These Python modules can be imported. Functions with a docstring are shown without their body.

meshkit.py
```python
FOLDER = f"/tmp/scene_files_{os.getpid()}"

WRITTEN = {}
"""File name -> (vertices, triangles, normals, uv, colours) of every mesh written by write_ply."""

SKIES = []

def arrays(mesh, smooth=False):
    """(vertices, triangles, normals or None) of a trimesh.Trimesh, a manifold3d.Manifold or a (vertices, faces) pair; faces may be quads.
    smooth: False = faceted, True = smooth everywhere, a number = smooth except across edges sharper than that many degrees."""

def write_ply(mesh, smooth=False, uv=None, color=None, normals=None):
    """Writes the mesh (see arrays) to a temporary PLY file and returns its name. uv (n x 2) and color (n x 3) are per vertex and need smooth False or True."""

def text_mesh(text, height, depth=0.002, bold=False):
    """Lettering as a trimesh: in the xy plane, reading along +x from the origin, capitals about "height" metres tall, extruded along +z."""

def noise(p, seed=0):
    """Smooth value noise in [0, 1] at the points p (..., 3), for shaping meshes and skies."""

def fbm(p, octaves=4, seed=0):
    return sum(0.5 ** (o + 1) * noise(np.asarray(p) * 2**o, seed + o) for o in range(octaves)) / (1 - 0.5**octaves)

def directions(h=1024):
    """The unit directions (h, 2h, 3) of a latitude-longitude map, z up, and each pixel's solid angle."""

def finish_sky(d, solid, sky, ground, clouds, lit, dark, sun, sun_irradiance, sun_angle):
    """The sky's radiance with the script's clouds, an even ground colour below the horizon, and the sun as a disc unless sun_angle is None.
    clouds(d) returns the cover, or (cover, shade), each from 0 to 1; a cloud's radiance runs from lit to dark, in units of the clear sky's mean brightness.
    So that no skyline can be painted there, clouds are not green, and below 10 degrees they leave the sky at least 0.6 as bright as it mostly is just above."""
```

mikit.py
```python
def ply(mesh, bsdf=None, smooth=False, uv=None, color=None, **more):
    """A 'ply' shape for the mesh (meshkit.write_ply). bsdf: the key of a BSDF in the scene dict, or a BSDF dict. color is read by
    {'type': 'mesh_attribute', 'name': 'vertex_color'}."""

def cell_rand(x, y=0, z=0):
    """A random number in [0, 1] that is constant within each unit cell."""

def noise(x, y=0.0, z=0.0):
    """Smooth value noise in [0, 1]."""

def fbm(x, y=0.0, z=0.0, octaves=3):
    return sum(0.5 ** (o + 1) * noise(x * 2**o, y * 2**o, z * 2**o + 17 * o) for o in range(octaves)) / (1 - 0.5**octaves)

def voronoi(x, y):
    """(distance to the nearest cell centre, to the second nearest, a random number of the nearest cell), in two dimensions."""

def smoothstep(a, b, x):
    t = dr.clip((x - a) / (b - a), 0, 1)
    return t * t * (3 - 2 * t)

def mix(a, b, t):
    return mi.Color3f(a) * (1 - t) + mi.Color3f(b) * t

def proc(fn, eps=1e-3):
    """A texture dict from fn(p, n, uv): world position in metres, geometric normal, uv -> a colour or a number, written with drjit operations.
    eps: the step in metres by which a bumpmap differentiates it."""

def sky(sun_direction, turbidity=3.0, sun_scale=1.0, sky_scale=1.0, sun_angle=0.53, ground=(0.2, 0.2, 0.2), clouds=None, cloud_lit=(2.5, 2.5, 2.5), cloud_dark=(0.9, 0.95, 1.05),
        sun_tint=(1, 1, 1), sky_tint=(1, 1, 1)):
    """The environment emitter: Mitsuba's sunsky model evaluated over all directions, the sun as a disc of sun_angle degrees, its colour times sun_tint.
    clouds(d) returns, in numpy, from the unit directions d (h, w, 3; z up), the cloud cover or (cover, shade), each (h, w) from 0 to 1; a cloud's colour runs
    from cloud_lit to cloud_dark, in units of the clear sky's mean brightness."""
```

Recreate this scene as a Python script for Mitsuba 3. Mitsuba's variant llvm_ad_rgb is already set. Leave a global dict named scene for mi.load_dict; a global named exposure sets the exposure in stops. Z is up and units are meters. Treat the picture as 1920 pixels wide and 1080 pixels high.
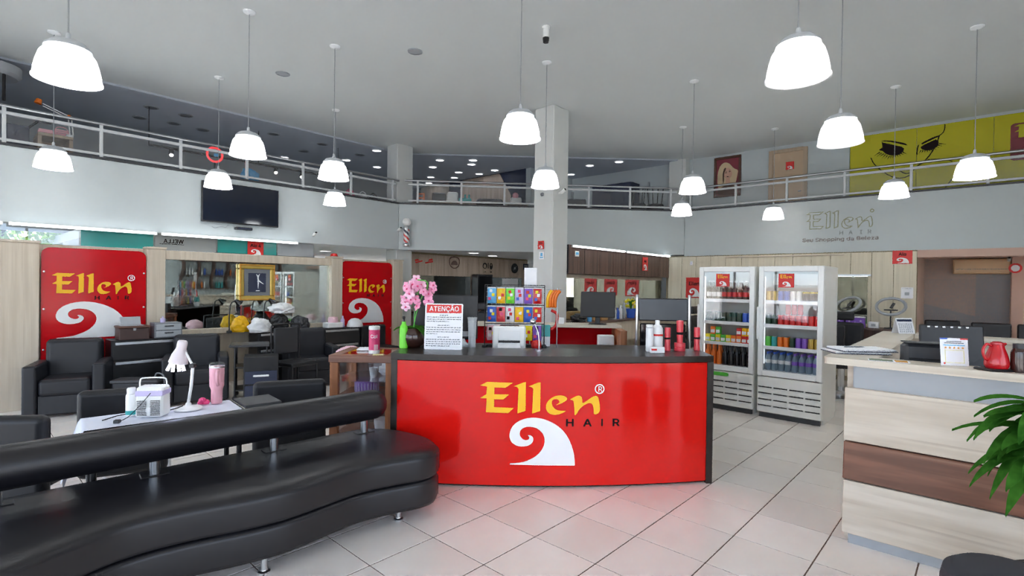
import math, random
import numpy as np, trimesh, manifold3d, drjit as dr, mitsuba as mi
from shapely.geometry import Polygon, box as sbox, Point
from shapely.ops import unary_union
import mikit, meshkit
from mikit import proc, noise, fbm, smoothstep, mix

random.seed(7); np.random.seed(7)
scene, labels, place = {}, {}, {}

# ---------------------------------------------------------------- camera, sky, exposure
exposure = .22
FOC, PITCH, ROLL, EYE = 971.35, -.00832, .013886, 1.59
def _camera():
    B = np.array([[1, 0, 0], [0, 0, -1], [0, 1, 0]], float)
    cp, sp, c, s = math.cos(PITCH), math.sin(PITCH), math.cos(ROLL), math.sin(ROLL)
    M = np.array([[c, -s, 0], [s, c, 0], [0, 0, 1]]) @ np.array([[1, 0, 0], [0, cp, sp], [0, -sp, cp]]) @ B
    W = np.eye(4)
    W[:3, 0], W[:3, 1], W[:3, 2], W[:3, 3] = -M[0], -M[1], M[2], (0, 0, EYE)
    return W
scene['camera'] = {'type': 'perspective', 'fov_axis': 'x', 'fov': 2 * math.degrees(math.atan(960 / FOC)), 'near_clip': .05,
                   'to_world': mi.ScalarTransform4f(_camera())}
def _clouds(d):
    q = d / np.maximum(d[..., 2:3], .12)
    return np.clip((meshkit.fbm(q * 1.3, 4, 3) - .38) * 3, 0, 1), np.clip((meshkit.fbm(q * 2.1, 3, 9) - .4) * 2, 0, 1) * .6
scene['sky'] = mikit.sky([-.3, -.12, .95], turbidity=4, sky_scale=17, sun_scale=9, clouds=_clouds, ground=(.32, .3, .28))

# ---------------------------------------------------------------- helpers
TH = math.radians(48.2)                       # the shop's walls run at this angle to the camera's x axis
UA = np.array([math.cos(TH), math.sin(TH)]); UB = np.array([-math.sin(TH), math.cos(TH)])
RL, RR = 48.2, 48.2 - 90                      # turn of things against the left wall and against the right wall
def W(a, b): return a * UA + b * UB           # shop axes (a along the left wall, b along the right wall) to world
def lin(h):
    c = np.array([int(h[i:i + 2], 16) for i in (1, 3, 5)]) / 255
    return np.where(c < .04045, c / 12.92, ((c + .055) / 1.055) ** 2.4).tolist()
def rgb(h): return {'type': 'rgb', 'value': lin(h) if isinstance(h, str) else list(h)}
def mat(k, col, rough=.5, metal=0., spec=.5, coat=0., bump=None, sheen=0.):
    d = {'type': 'principled', 'base_color': col if isinstance(col, dict) else rgb(col), 'roughness': rough, 'metallic': metal, 'specular': spec}
    if coat: d['clearcoat'] = coat; d['clearcoat_gloss'] = .9
    if sheen: d['sheen'] = sheen
    if bump: d = {'type': 'bumpmap', 'arbitrary': proc(bump[0], bump[2]), 'scale': bump[1], 'bsdf': d}
    scene[k] = {'type': 'twosided', 'bsdf': d}
    return k
def M4(x=0, y=0, z=0, rz=0, s=1, rx=0, ry=0):
    m = trimesh.transformations.euler_matrix(math.radians(rx), math.radians(ry), math.radians(rz))
    m[:3, :3] *= s
    m[:3, 3] = (x, y, z)
    return m
def _free(k, store):
    if k not in store: return k
    n = 1
    while f'{k}_{n:03d}' in store: n += 1
    return f'{k}_{n:03d}'
def thing(name, label=None, cat=None, m=None, group=None, kind=None):
    k = _free(name, place)
    place[k] = np.eye(4) if m is None else m
    d = {}
    if label: d['label'] = label
    if cat: d['category'] = cat
    if group: d['group'] = group
    if kind: d['kind'] = kind
    labels[k] = d
    return k
_plies = {}
def part(par, name, mesh, bs, smooth=False, label=None, kind=None, m=None, **kw):
    k = _free(par + '__' + name, scene)
    root = par.split('__')[0]
    if isinstance(mesh, (list, tuple)): mesh = cat_(mesh)
    shp = mesh if isinstance(mesh, dict) else mikit.ply(mesh, bs, smooth=smooth, **kw)
    shp = dict(shp)
    if isinstance(mesh, dict) and bs: shp['bsdf'] = {'type': 'ref', 'id': bs}
    shp['to_world'] = mi.ScalarTransform4f(place[root] if m is None else place[root] @ m)
    scene[k] = shp
    if label or kind:
        labels[k] = {**({'label': label} if label else {}), **({'kind': kind} if kind else {})}
    return k
def solo(name, mesh, bs, label, cat, m=None, smooth=False, group=None, kind=None, **kw):
    k = thing(name, label, cat, m, group, kind)
    if isinstance(mesh, (list, tuple)): mesh = cat_(mesh)
    shp = dict(mesh) if isinstance(mesh, dict) else mikit.ply(mesh, bs, smooth=smooth, **kw)
    if isinstance(mesh, dict) and bs: shp['bsdf'] = {'type': 'ref', 'id': bs}
    shp['to_world'] = mi.ScalarTransform4f(place[k])
    scene[k] = shp
    return k
def dup(root, m, label=None, swap=None):
    d = labels[root]
    base = root[:-4] if root[-4:-3] == '_' and root[-3:].isdigit() else root
    r = thing(base, label or d.get('label'), d.get('category'), m, d.get('group'), d.get('kind'))
    back = np.linalg.inv(place[root])
    for k in [k for k in scene if k == root or k.startswith(root + '__')]:
        s = dict(scene[k]); s['to_world'] = mi.ScalarTransform4f(m @ back @ np.array(s['to_world'].matrix, float))
        if swap and s.get('bsdf', {}).get('id') in swap: s['bsdf'] = {'type': 'ref', 'id': swap[s['bsdf']['id']]}
        scene[r + k[len(root):]] = s
        if k in labels and k != root: labels[r + k[len(root):]] = dict(labels[k])
    return r
# shapes
def cat_(ms): return trimesh.util.concatenate([m for m in ms])
def box(x0, x1, y0, y1, z0, z1, b=0.):
    if not b:
        m = trimesh.creation.box((abs(x1 - x0), abs(y1 - y0), abs(z1 - z0)))
        m.apply_translation(((x0 + x1) / 2, (y0 + y1) / 2, (z0 + z1) / 2)); return m
    P = [(x, y, z) for sx, x in ((1, min(x0, x1)), (-1, max(x0, x1))) for sy, y in ((1, min(y0, y1)), (-1, max(y0, y1))) for sz, z in ((1, min(z0, z1)), (-1, max(z0, z1)))
         for x, y, z in ((x + sx * b, y + sy * b, z), (x + sx * b, y, z + sz * b), (x, y + sy * b, z + sz * b))]
    return trimesh.convex.convex_hull(np.array(P))
def pillow(x0, x1, y0, y1, z0, z1, r, n=1):
    s = trimesh.creation.icosphere(subdivisions=n, radius=r).vertices
    P = np.vstack([s + (x, y, z) for x in (x0 + r, x1 - r) for y in (y0 + r, y1 - r) for z in (z0 + r, z1 - r)])
    return trimesh.convex.convex_hull(P)
def lathe(prof, n=24, arc=None):
    m = trimesh.creation.revolve(np.array(prof, float), sections=n); return m
def cyl(p0, p1, r0, r1=None, n=14):
    p0, p1 = np.array(p0, float), np.array(p1, float)
    r1 = r0 if r1 is None else r1
    h = np.linalg.norm(p1 - p0)
    m = lathe([(0, 0), (r0, 0), (r1, h), (0, h)], n)
    m.apply_transform(trimesh.geometry.align_vectors([0, 0, 1], (p1 - p0) / h)); m.apply_translation(p0)
    return m
def tube(pts, r, n=8, closed=False):
    p = np.array(pts, float); N = len(p)
    t = np.roll(p, -1, 0) - np.roll(p, 1, 0) if closed else np.gradient(p, axis=0)
    t /= np.linalg.norm(t, axis=1, keepdims=True) + 1e-12
    a = np.cross(t[0], [0, 0, 1] if abs(t[0][2]) < .9 else [1, 0, 0]); a /= np.linalg.norm(a)
    A = []
    for k in range(N):
        a = a - t[k] * (a @ t[k]); a /= np.linalg.norm(a); A.append(a)
    A = np.array(A); Bn = np.cross(t, A)
    ang = np.arange(n) * 2 * np.pi / n
    rr = np.broadcast_to(r, (N,))[:, None, None]
    v = (p[:, None] + rr * (np.cos(ang)[None, :, None] * A[:, None] + np.sin(ang)[None, :, None] * Bn[:, None])).reshape(-1, 3)
    f = []
    for i in range(N if closed else N - 1):
        for j in range(n):
            q = [i * n + j, i * n + (j + 1) % n, ((i + 1) % N) * n + (j + 1) % n, ((i + 1) % N) * n + j]
            f += [[q[0], q[1], q[2]], [q[0], q[2], q[3]]]
    if not closed:
        v = np.vstack([v, p[0], p[-1]])
        f += [[N * n, (j + 1) % n, j] for j in range(n)] + [[N * n + 1, (N - 1) * n + j, (N - 1) * n + (j + 1) % n] for j in range(n)]
    return trimesh.Trimesh(v, f, process=False)
def spline(pts, k=6):
    p = np.array(pts, float); out = []
    e = np.vstack([2 * p[0] - p[1], p, 2 * p[-1] - p[-2]])
    for i in range(1, len(e) - 2):
        for t in np.arange(k) / k:
            out.append(.5 * (2 * e[i] + (e[i + 1] - e[i - 1]) * t + (2 * e[i - 1] - 5 * e[i] + 4 * e[i + 1] - e[i + 2]) * t ** 2 + (3 * e[i] - e[i - 1] - 3 * e[i + 1] + e[i + 2]) * t ** 3))
    return np.array(out + [p[-1]])
def ext(poly, h):
    if isinstance(poly, (list, tuple, np.ndarray)): poly = Polygon(poly)
    if not poly.is_valid: poly = poly.buffer(0)
    return cat_([trimesh.creation.extrude_polygon(g, h, engine='earcut') for g in getattr(poly, 'geoms', [poly]) if g.area > 1e-9])
UP = np.array([[1, 0, 0, 0], [0, 0, -1, 0], [0, 1, 0, 0], [0, 0, 0, 1.]])
def plate(poly, t, y=0., x=0., z=0.):
    """a polygon in (x, z), t thick, its back face at y and its front towards -y"""
    m = ext(poly, t); m.apply_transform(UP); m.apply_translation((x, y, z)); return m
def rrect(x0, x1, y0, y1, r, q=6): return sbox(x0 + r, y0 + r, x1 - r, y1 - r).buffer(r, quad_segs=q)
def words(s, h, t=.002, bold=False, x=0., y=0., z=0., center=False, w=None):
    m = meshkit.text_mesh(s, h, t, bold)
    if w: m.apply_scale((w / (m.bounds[1][0] - m.bounds[0][0]), 1, 1))
    if center: m.apply_translation((-(m.bounds[0][0] + m.bounds[1][0]) / 2, 0, 0))
    m.apply_transform(UP); m.apply_translation((x, y, z)); return m
def flip_x(m):
    m = m.copy(); m.vertices[:, 0] *= -1; m.invert(); return m
def mv(m, x=0, y=0, z=0, rz=0, rx=0, ry=0, s=1):
    m = m.copy(); m.apply_transform(M4(x, y, z, rz, s, rx, ry)); return m
def emit(par, name, mesh, rad, bs=None, smooth=False, **kw):
    k = part(par, name, mesh, bs or 'lamp_white', smooth, **kw)
    scene[k]['emitter'] = {'type': 'area', 'radiance': {'type': 'rgb', 'value': [float(c) for c in np.broadcast_to(rad, 3)]}}
    return k

# ---------------------------------------------------------------- materials
def grain(c0, c1, axis, sc=1., dark=None):
    """wood grain running along axis (0 x/y plane along the wall, 2 upright)"""
    c0, c1, c2 = lin(c0), lin(c1), lin(dark or c0)
    def fn(p, n, uv):
        h = p.x * float(UA[0] + UB[0]) + p.y * float(UA[1] + UB[1])
        h2 = p.x * float(UA[0] - UB[0]) + p.y * float(UA[1] - UB[1])
        if axis == 2: u, v, w = h * 26, h2 * 26, p.z * 1.1
        else: u, v, w = p.z * 26, h * 1.1, h2 * 1.1
        g = fbm(u * sc, v * sc if axis == 2 else v, w + 3, 4)
        g2 = noise(u * 3.3 * sc, v * (3.3 if axis == 2 else 1.), w)
        c = mix(c0, c1, smoothstep(.25, .75, g))
        return mix(c, c2, smoothstep(.66, .95, g2) * .5)
    return proc(fn)
mat('white_paint', '#bcc3c4', .7, spec=.25)
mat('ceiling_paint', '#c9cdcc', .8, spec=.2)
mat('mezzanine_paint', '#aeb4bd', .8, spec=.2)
mat('column_paint', '#d0d2cf', .7, spec=.25)
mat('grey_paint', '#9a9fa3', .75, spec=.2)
mat('taupe_paint', '#c4ab9b', .75, spec=.2)
mat('pink_paint', '#c9a99a', .75, spec=.2)
mat('yellow_paint', '#a9a51f', .5, spec=.3)
mat('teal_glass', '#2f8f88', .12, spec=.6)
mat('grey_board', '#8d908f', .5)
mat('black', '#0d0d0f', .5)
mat('black_gloss', '#0a0b0e', .08, spec=.6)
mat('black_plastic', '#141518', .4)
mat('dark_grey', '#2b2d31', .45)
mat('mid_grey', '#6c7075', .5)
mat('silver_grey', '#9ea2a6', .4)
mat('white', '#e9e9e8', .4)
mat('white_plastic', '#efefec', .35)
mat('cream_metal', '#ecebe4', .4)
mat('lamp_white', '#f2f4f4', .4)
mat('paper', '#eeeef0', .7)
mat('cloth_white', '#d6d8e2', .9, spec=.1)
mat('cap_grey', '#c2c6c9', .45, .1)
mat('chrome', '#d8dadc', .16, 1.)
mat('steel', '#b5b8bb', .32, 1.)
mat('aluminium', '#a7abb0', .42, .8)
scene['mirror'] = {'type': 'twosided', 'bsdf': {'type': 'conductor', 'material': 'none', 'specular_reflectance': rgb('#dfe8e4')}}
mat('red_gloss', '#d4150e', .09, spec=.3, coat=.08)
mat('red_panel', '#bb0d17', .12, spec=.22)
mat('red', '#c32420', .45)
mat('red_dark', '#6d2230', .5)
mat('crimson', '#b40d18', .2, coat=.5)
mat('rose_red', '#d8404a', .25, coat=.3)
mat('orange', '#e0701c', .4)
mat('yellow', '#eeb40a', .4)
mat('gold_can', '#b79a4a', .3, .4)
mat('lemon', '#e6d21c', .5)
mat('green', '#4fae3c', .4)
mat('lime', '#6fd436', .35)
mat('green_dark', '#14331f', .3)
mat('blue', '#2a55b4', .4)
mat('blue_dark', '#20283f', .5)
mat('sky_blue', '#5aa8d8', .4)
mat('teal', '#2f9a9a', .4)
mat('purple', '#7a4fb0', .4)
mat('lilac', '#c2b8dc', .5)
mat('pink', '#dfa3ad', .35)
mat('blush', '#e3d6d9', .35)
mat('pink_light', '#e3b9c2', .45)
mat('magenta', '#d73f74', .4)
mat('petal', '#ec9dbd', .6)
mat('petal_pale', '#f4c3d8', .6)
mat('skin_tone', '#c49a86', .6)
mat('blonde', '#c9b391', .7)
mat('brown', '#4a2f24', .5)
mat('brown_box', '#3a2723', .5)
mat('tan', '#b98d5b', .6)
mat('amber', '#c98a2c', .5)
mat('brown_gloss', '#2c1712', .08, coat=.6)
mat('frosted', '#c9cdd0', .3)
mat('silver_back', '#2c2d30', .2, .3)
mat('purple_light', '#9a78c4', .45)
mat('lemon_pale', '#e3dca0', .6)
mat('rail_paint', '#c9cccd', .4)
mat('screen', '#0c1424', .06, spec=.6)
mat('outline', '#8b8d70', .5)
mat('wall_groove', '#80765f', .8)
mat('letter_grey', '#7d8280', .5)
mat('letter_brown', '#6d5f58', .5)
mat('tan_wood', grain('#a08d78', '#b09c86', 2, .6), .5)
mat('door_beige', '#b59d83', .5)
mat('green_dull', '#5d6a55', .5)
mat('ac_cream', '#d6b48a', .4)
mat('pouf_grey', '#2a2c33', .75)
scene['mirror_dim'] = {'type': 'twosided', 'bsdf': {'type': 'conductor', 'material': 'none', 'specular_reflectance': rgb('#dcdecf')}}
mat('pavement', '#b4b5b5', .9, spec=.1)
mat('rubber', '#1b1b1d', .7)
mat('ink', '#1c1416', .8, spec=.1)
mat('counter_dark', grain('#1a1513', '#251f1c', 0), .28, spec=.35)
mat('dark_wood', grain('#3d2a23', '#5a4036', 2), .4)
mat('walnut', grain('#5c3a2a', '#7d5340', 0, .8, '#8d6a55'), .4)
mat('walnut_upright', grain('#8f5b3b', '#a8704b', 2, .8), .4)
mat('oak_light', grain('#bcae9c', '#cfc3b3', 0, .7, '#a3927f'), .45)
mat('oak_top', grain('#c4b8a6', '#d2c8b8', 0, .7, '#b3a592'), .35)
mat('oak_upright', grain('#bfb29f', '#cabeac', 2, .8, '#b3a590'), .5)
mat('wall_wood', grain('#cdc3ac', '#d8ceb8', 2, .7, '#c0b69f'), .55)
mat('far_wood', grain('#a08f7f', '#b3a394', 2, .5), .6)
def _leather(p, n, uv): return fbm(p.x * 300, p.y * 300, p.z * 300, 2)
mat('leather', '#131318', .36, spec=.45, bump=(_leather, .0005, 8e-4))
mat('leather_matt', '#17181c', .45, spec=.4)
mat('leather_slate', '#181a20', .42, spec=.4)
def _tile(k):
    a, b = lin('#f6efe7'), lin('#ece2d8')
    def fn(p, n, uv):
        return mix(a, b, fbm(p.x * 3.1 + k * 7, p.y * 2.3, float(k), 4)) * (.96 + .04 * k)
    return proc(fn)
for k in range(3): mat(f'tile_{k}', _tile(k), .3, spec=.42)
mat('grout', '#5d4a42', .9)
scene['acrylic'] = {'type': 'blendbsdf', 'weight': .42, 'a': {'type': 'thindielectric', 'int_ior': 1.3}, 'b': {'type': 'principledthin', 'base_color': rgb('#eef2f4'), 'roughness': .5, 'diff_trans': 1.2, 'spec_trans': 0.0}}
scene['water_plastic'] = {'type': 'blendbsdf', 'weight': .55, 'a': {'type': 'thindielectric', 'int_ior': 1.4}, 'b': {'type': 'principledthin', 'base_color': rgb('#b9cdda'), 'roughness': .3, 'diff_trans': 1.0, 'spec_trans': 0.0}}
scene['pane'] = {'type': 'thindielectric', 'int_ior': 1.5}
scene['clear_plastic'] = {'type': 'thindielectric', 'int_ior': 1.4}
def _leaf(p, n, uv): return mix(lin('#1d4a18'), lin('#4f8a34'), fbm(p.x * 22, p.y * 22, p.z * 22, 3))
scene['leaf'] = {'type': 'principledthin', 'base_color': proc(_leaf), 'roughness': .4, 'diff_trans': .7, 'spec_trans': 0.0}
scene['tree_leaf'] = {'type': 'principledthin', 'base_color': rgb('#8fae5a'), 'roughness': .6, 'diff_trans': 1.0, 'spec_trans': 0.0}
# ================================================================ the setting
def struct(name, mesh, bs, label=None, a=True, smooth=False):
    return solo(name, mesh, bs, label, None, M4(rz=RL) if a else None, smooth, kind='structure')
def abx(a0, a1, b0, b1, z0, z1, bev=0.): return box(a0, a1, b0, b1, z0, z1, bev)

# floor: grout bed and tiles
struct('floor', abx(-4, 16, -4, 15, -.1, -.003), 'grout', 'cream tiled floor laid in large square tiles')
TT, TS = .8255, .45
tu, tv = np.array([math.cos(TT), math.sin(TT)]), np.array([-math.sin(TT), math.cos(TT)])
t0 = np.array([.166, 3.247])
camM = np.linalg.inv(_camera())
seen, rest = [], []
for i in range(-32, 40):
    for j in range(-32, 40):
        c = t0 + tu * (i + .5) * TS + tv * (j + .5) * TS
        a, b = c @ UA, c @ UB
        if not (-3.9 < a < 13 and -3.9 < b < 12): continue
        q = camM @ [c[0], c[1], 0, 1]
        vis = q[2] > .6 and abs(q[0] / q[2]) < 1.12 and abs(q[1] / q[2]) < .66 and b < 8.4 and a < 10.4
        # hidden under the sofa or behind the desks
        if vis and (c[1] > 4.3 and -1.0 < c[0] < 1.5 and c[1] < 9): vis = False
        if vis and a > 4.0 and b < .45: vis = False
        (seen if vis else rest).append((q[2], c))
seen.sort(key=lambda s: s[0])
g = .003
tm = box(-TS / 2 + g, TS / 2 - g, -TS / 2 + g, TS / 2 - g, -.02, 0, .0012)
tplies = [mikit.ply(tm, f'tile_{k}') for k in range(3)]
for n, (d, c) in enumerate(seen[:300]):
    part('floor', 'tile', tplies[n * 7 % 3], None, m=np.linalg.inv(place['floor']) @ M4(c[0], c[1], 0, math.degrees(TT)))
rest += seen[300:]
flat = box(-TS / 2 + g, TS / 2 - g, -TS / 2 + g, TS / 2 - g, -.02, 0)
part('floor', 'tiles_beyond', [mv(flat, c[0], c[1], 0, math.degrees(TT)) for d, c in rest], 'tile_1', kind='stuff', m=np.linalg.inv(place['floor']))

ZB, ZT, ZC = 2.24, 3.15, 4.38
void = Polygon([(-4, -4), (11.3, -4), (11.3, 4.6), (10.8, 5.08), (6.99, 9.04), (6.8, 9.25), (-4, 9.25)])
struct('ceiling', mv(ext(void, .12), z=ZC), 'ceiling_paint', 'high plain white ceiling over the shop floor')
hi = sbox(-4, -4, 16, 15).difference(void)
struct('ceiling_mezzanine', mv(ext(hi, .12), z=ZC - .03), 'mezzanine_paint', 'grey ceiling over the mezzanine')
well = Polygon([(-4, -4), (10.64, -4), (10.64, 4.6), (6.26, 8.74), (-4, 8.74)])
slab = sbox(-4, -4, 16, 15).difference(well)
struct('floor_mezzanine', mv(ext(slab.difference(sbox(-4, 8, 1.6, 15)), .16), z=ZB), 'white_paint', 'mezzanine slab seen from below')
struct('floor_mezzanine_end', mv(ext(slab.intersection(sbox(-4, 8, 1.6, 12.4)), .14), z=2.92), 'grey_paint')

# fascias of the mezzanine
struct('wall_left', [abx(-4, 6.2, 8.6, 8.74, ZB, ZT, .004)], 'white_paint', 'white mezzanine fascia on the left')
P0, P1 = W(6.2, 8.6), W(10.5, 4.56)
CA = math.degrees(math.atan2(P1[1] - P0[1], P1[0] - P0[0])); CL = float(np.hypot(*(P1 - P0)))
solo('wall_corner', box(0, CL, 0, .14, ZB, ZT, .004), 'white_paint', 'white mezzanine fascia across the corner', None, M4(P0[0], P0[1], 0, CA), kind='structure')
struct('wall_right', abx(10.5, 10.64, -4, 4.56, 2.21, ZT, .004), 'white_paint', 'white mezzanine fascia on the right')
for nm, m, L, f in (('trim_1', M4(*W(-4, 8.6), 0, RL), 10.2, .03), ('trim_2', M4(P0[0], P0[1], 0, CA), CL, .02), ('trim_3', M4(*W(10.5, 4.56), 0, RR), 8.5, .02)):
    solo(nm, box(0, L, -.004, .1, ZT, ZT + .03), 'dark_grey', None, None, m, kind='structure')

# upright columns
struct('column', abx(6.40, 6.80, 4.89, 5.29, 0, ZC, .012), 'column_paint', 'square white column in the middle of the shop')
struct('column_001', abx(6.21, 6.60, 8.68, 9.05, 0, ZC, .01), 'column_paint', 'white column at the left end of the corner fascia')
struct('column_002', abx(10.95, 11.3, 4.74, 5.15, 2.4, ZC, .01), 'column_paint', 'white column at the right end of the corner fascia')

# ground-floor walls with their boards
def boards(par, a0, a1, b0, z0, z1, n, bs, along='a', proud=.012, lab=None):
    """n upright boards of one wall, each its own piece with a recessed joint"""
    w = (a1 - a0) / n
    pl = mikit.ply(box(.003, w - .003, -proud, 0, z0, z1, .002), bs)
    for i in range(n):
        x = a0 + i * w
        m = M4(x, b0, 0) if along == 'a' else M4(b0, a1 - i * w, 0, -90)
        part(par, 'board', pl, None, m=m)
struct('wall_right_lower', abx(10.5, 10.62, .7, 4.95, 0, 2.22), 'wall_groove', 'pale wood boarded wall behind the drink fridges')
boards('wall_right_lower', .7, 4.9, 10.5, .08, 2.2, 14, 'wall_wood', 'b')
struct('wall_back', abx(6.5, 10.62, 8.95, 9.07, 0, ZB), 'wall_groove', 'boarded wood wall under the corner mezzanine')
boards('wall_back', 6.6, 10.6, 8.95, .08, 2.2, 11, 'far_wood')
struct('wall_partition', abx(6.8, 10.5, 5.06, 5.16, 0, ZB), 'oak_upright', 'partition between column and right wall')
struct('wall_left_lower', abx(.4, 6.21, 8.66, 8.74, 0, 2.0), 'oak_upright', 'low partition below the left mezzanine')
# annex on the right
struct('wall_annex_back', abx(12.5, 12.62, -4, 4, 0, ZB), 'taupe_paint', 'taupe back wall of the side room')
struct('wall_annex_side', abx(10.62, 12.5, .72, .84, 0, ZB), 'taupe_paint')
struct('wall_annex_pier', abx(12.2, 12.5, -.62, -.45, 0, ZB, .006), 'pink_paint', 'light pier right of the air conditioner')
struct('ceiling_annex', abx(10.64, 12.5, -4, .72, 2.16, 2.22), 'pink_paint')
struct('trim_annex', abx(10.5, 10.62, -4, .7, 2.1, 2.22), 'pink_paint')
# mezzanine walls
struct('wall_mezzanine_right', abx(11.15, 11.3, -4, 7.9, 2.4, ZC), 'white_paint', 'white upper wall on the right')
struct('wall_mezzanine_jog', abx(9.45, 11.3, 7.9, 8.05, 2.4, ZC), 'white_paint')
struct('wall_mezzanine_centre', abx(9.45, 9.6, 8.05, 14, 2.4, ZC), 'blue_dark', 'dark blue upper wall in the corner')
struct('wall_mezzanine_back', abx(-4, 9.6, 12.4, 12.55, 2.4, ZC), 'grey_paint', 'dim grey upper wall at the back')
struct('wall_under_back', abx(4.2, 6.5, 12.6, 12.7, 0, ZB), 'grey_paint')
struct('wall_under_side', abx(1.6, 1.68, 8.9, 12.6, 0, ZB), 'grey_paint')
# shop front behind the camera: piers, head and glazing
struct('wall_front', [abx(-4.15, -4, -4.15, -3.2, 0, ZC), abx(-4.15, -4, 7.6, 9, 0, ZC), abx(-4.15, -4, 2.0, 2.4, 0, ZC), abx(-4.15, -4, -3.2, 7.6, 3.3, ZC),
                      abx(-4.15, -4, 9, 15, 2.9, ZC)], 'white_paint')
struct('wall_side', [abx(3.4, 13, -4.15, -4, 0, ZC), abx(-4, -3, -4.15, -4, 0, ZC), abx(-3, 3.4, -4.15, -4, 3.3, ZC), abx(.1, .4, -4.15, -4, 0, 3.3)], 'white_paint')
struct('wall_end', [abx(12.5, 12.62, -4, 15, 0, ZB), abx(15.9, 16, -4, 15, 0, ZC)], 'grey_paint')
def window(n, m, w, h, cols, rows=(.0,)):
    k = solo(f'window_{n}', [box(0, w, -.03, .03, 0, .06), box(0, w, -.03, .03, h - .06, h)] + [box(x - .03, x + .03, -.03, .03, .06, h - .06) for x in np.linspace(.03, w - .03, cols + 1)],
             'aluminium', None, None, m, kind='structure')
    xs = np.linspace(.03, w - .03, cols + 1)
    for i in range(cols): part(k, 'pane', plate(sbox(xs[i] + .03, .06, xs[i + 1] - .03, h - .06), .004), 'pane')
window(1, M4(*W(-4.07, -3.2), 0, RR + 180), 5.2, 3.3, 4)
window(2, M4(*W(-4.07, 2.4), 0, RR + 180), 5.2, 3.3, 4)
window(3, M4(*W(-3, -4.07), 0, RL), 3.1, 3.3, 2)
window(4, M4(*W(.4, -4.07), 0, RL), 3.0, 3.3, 2)
window(5, M4(*W(-4, 8.7), 0, RL), 4.4, 2.24, 4)
solo('ground', box(-60, 60, -60, 60, -.3, -.12), 'pavement', 'grey pavement outside the shop windows', 'ground', kind='structure')
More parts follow.
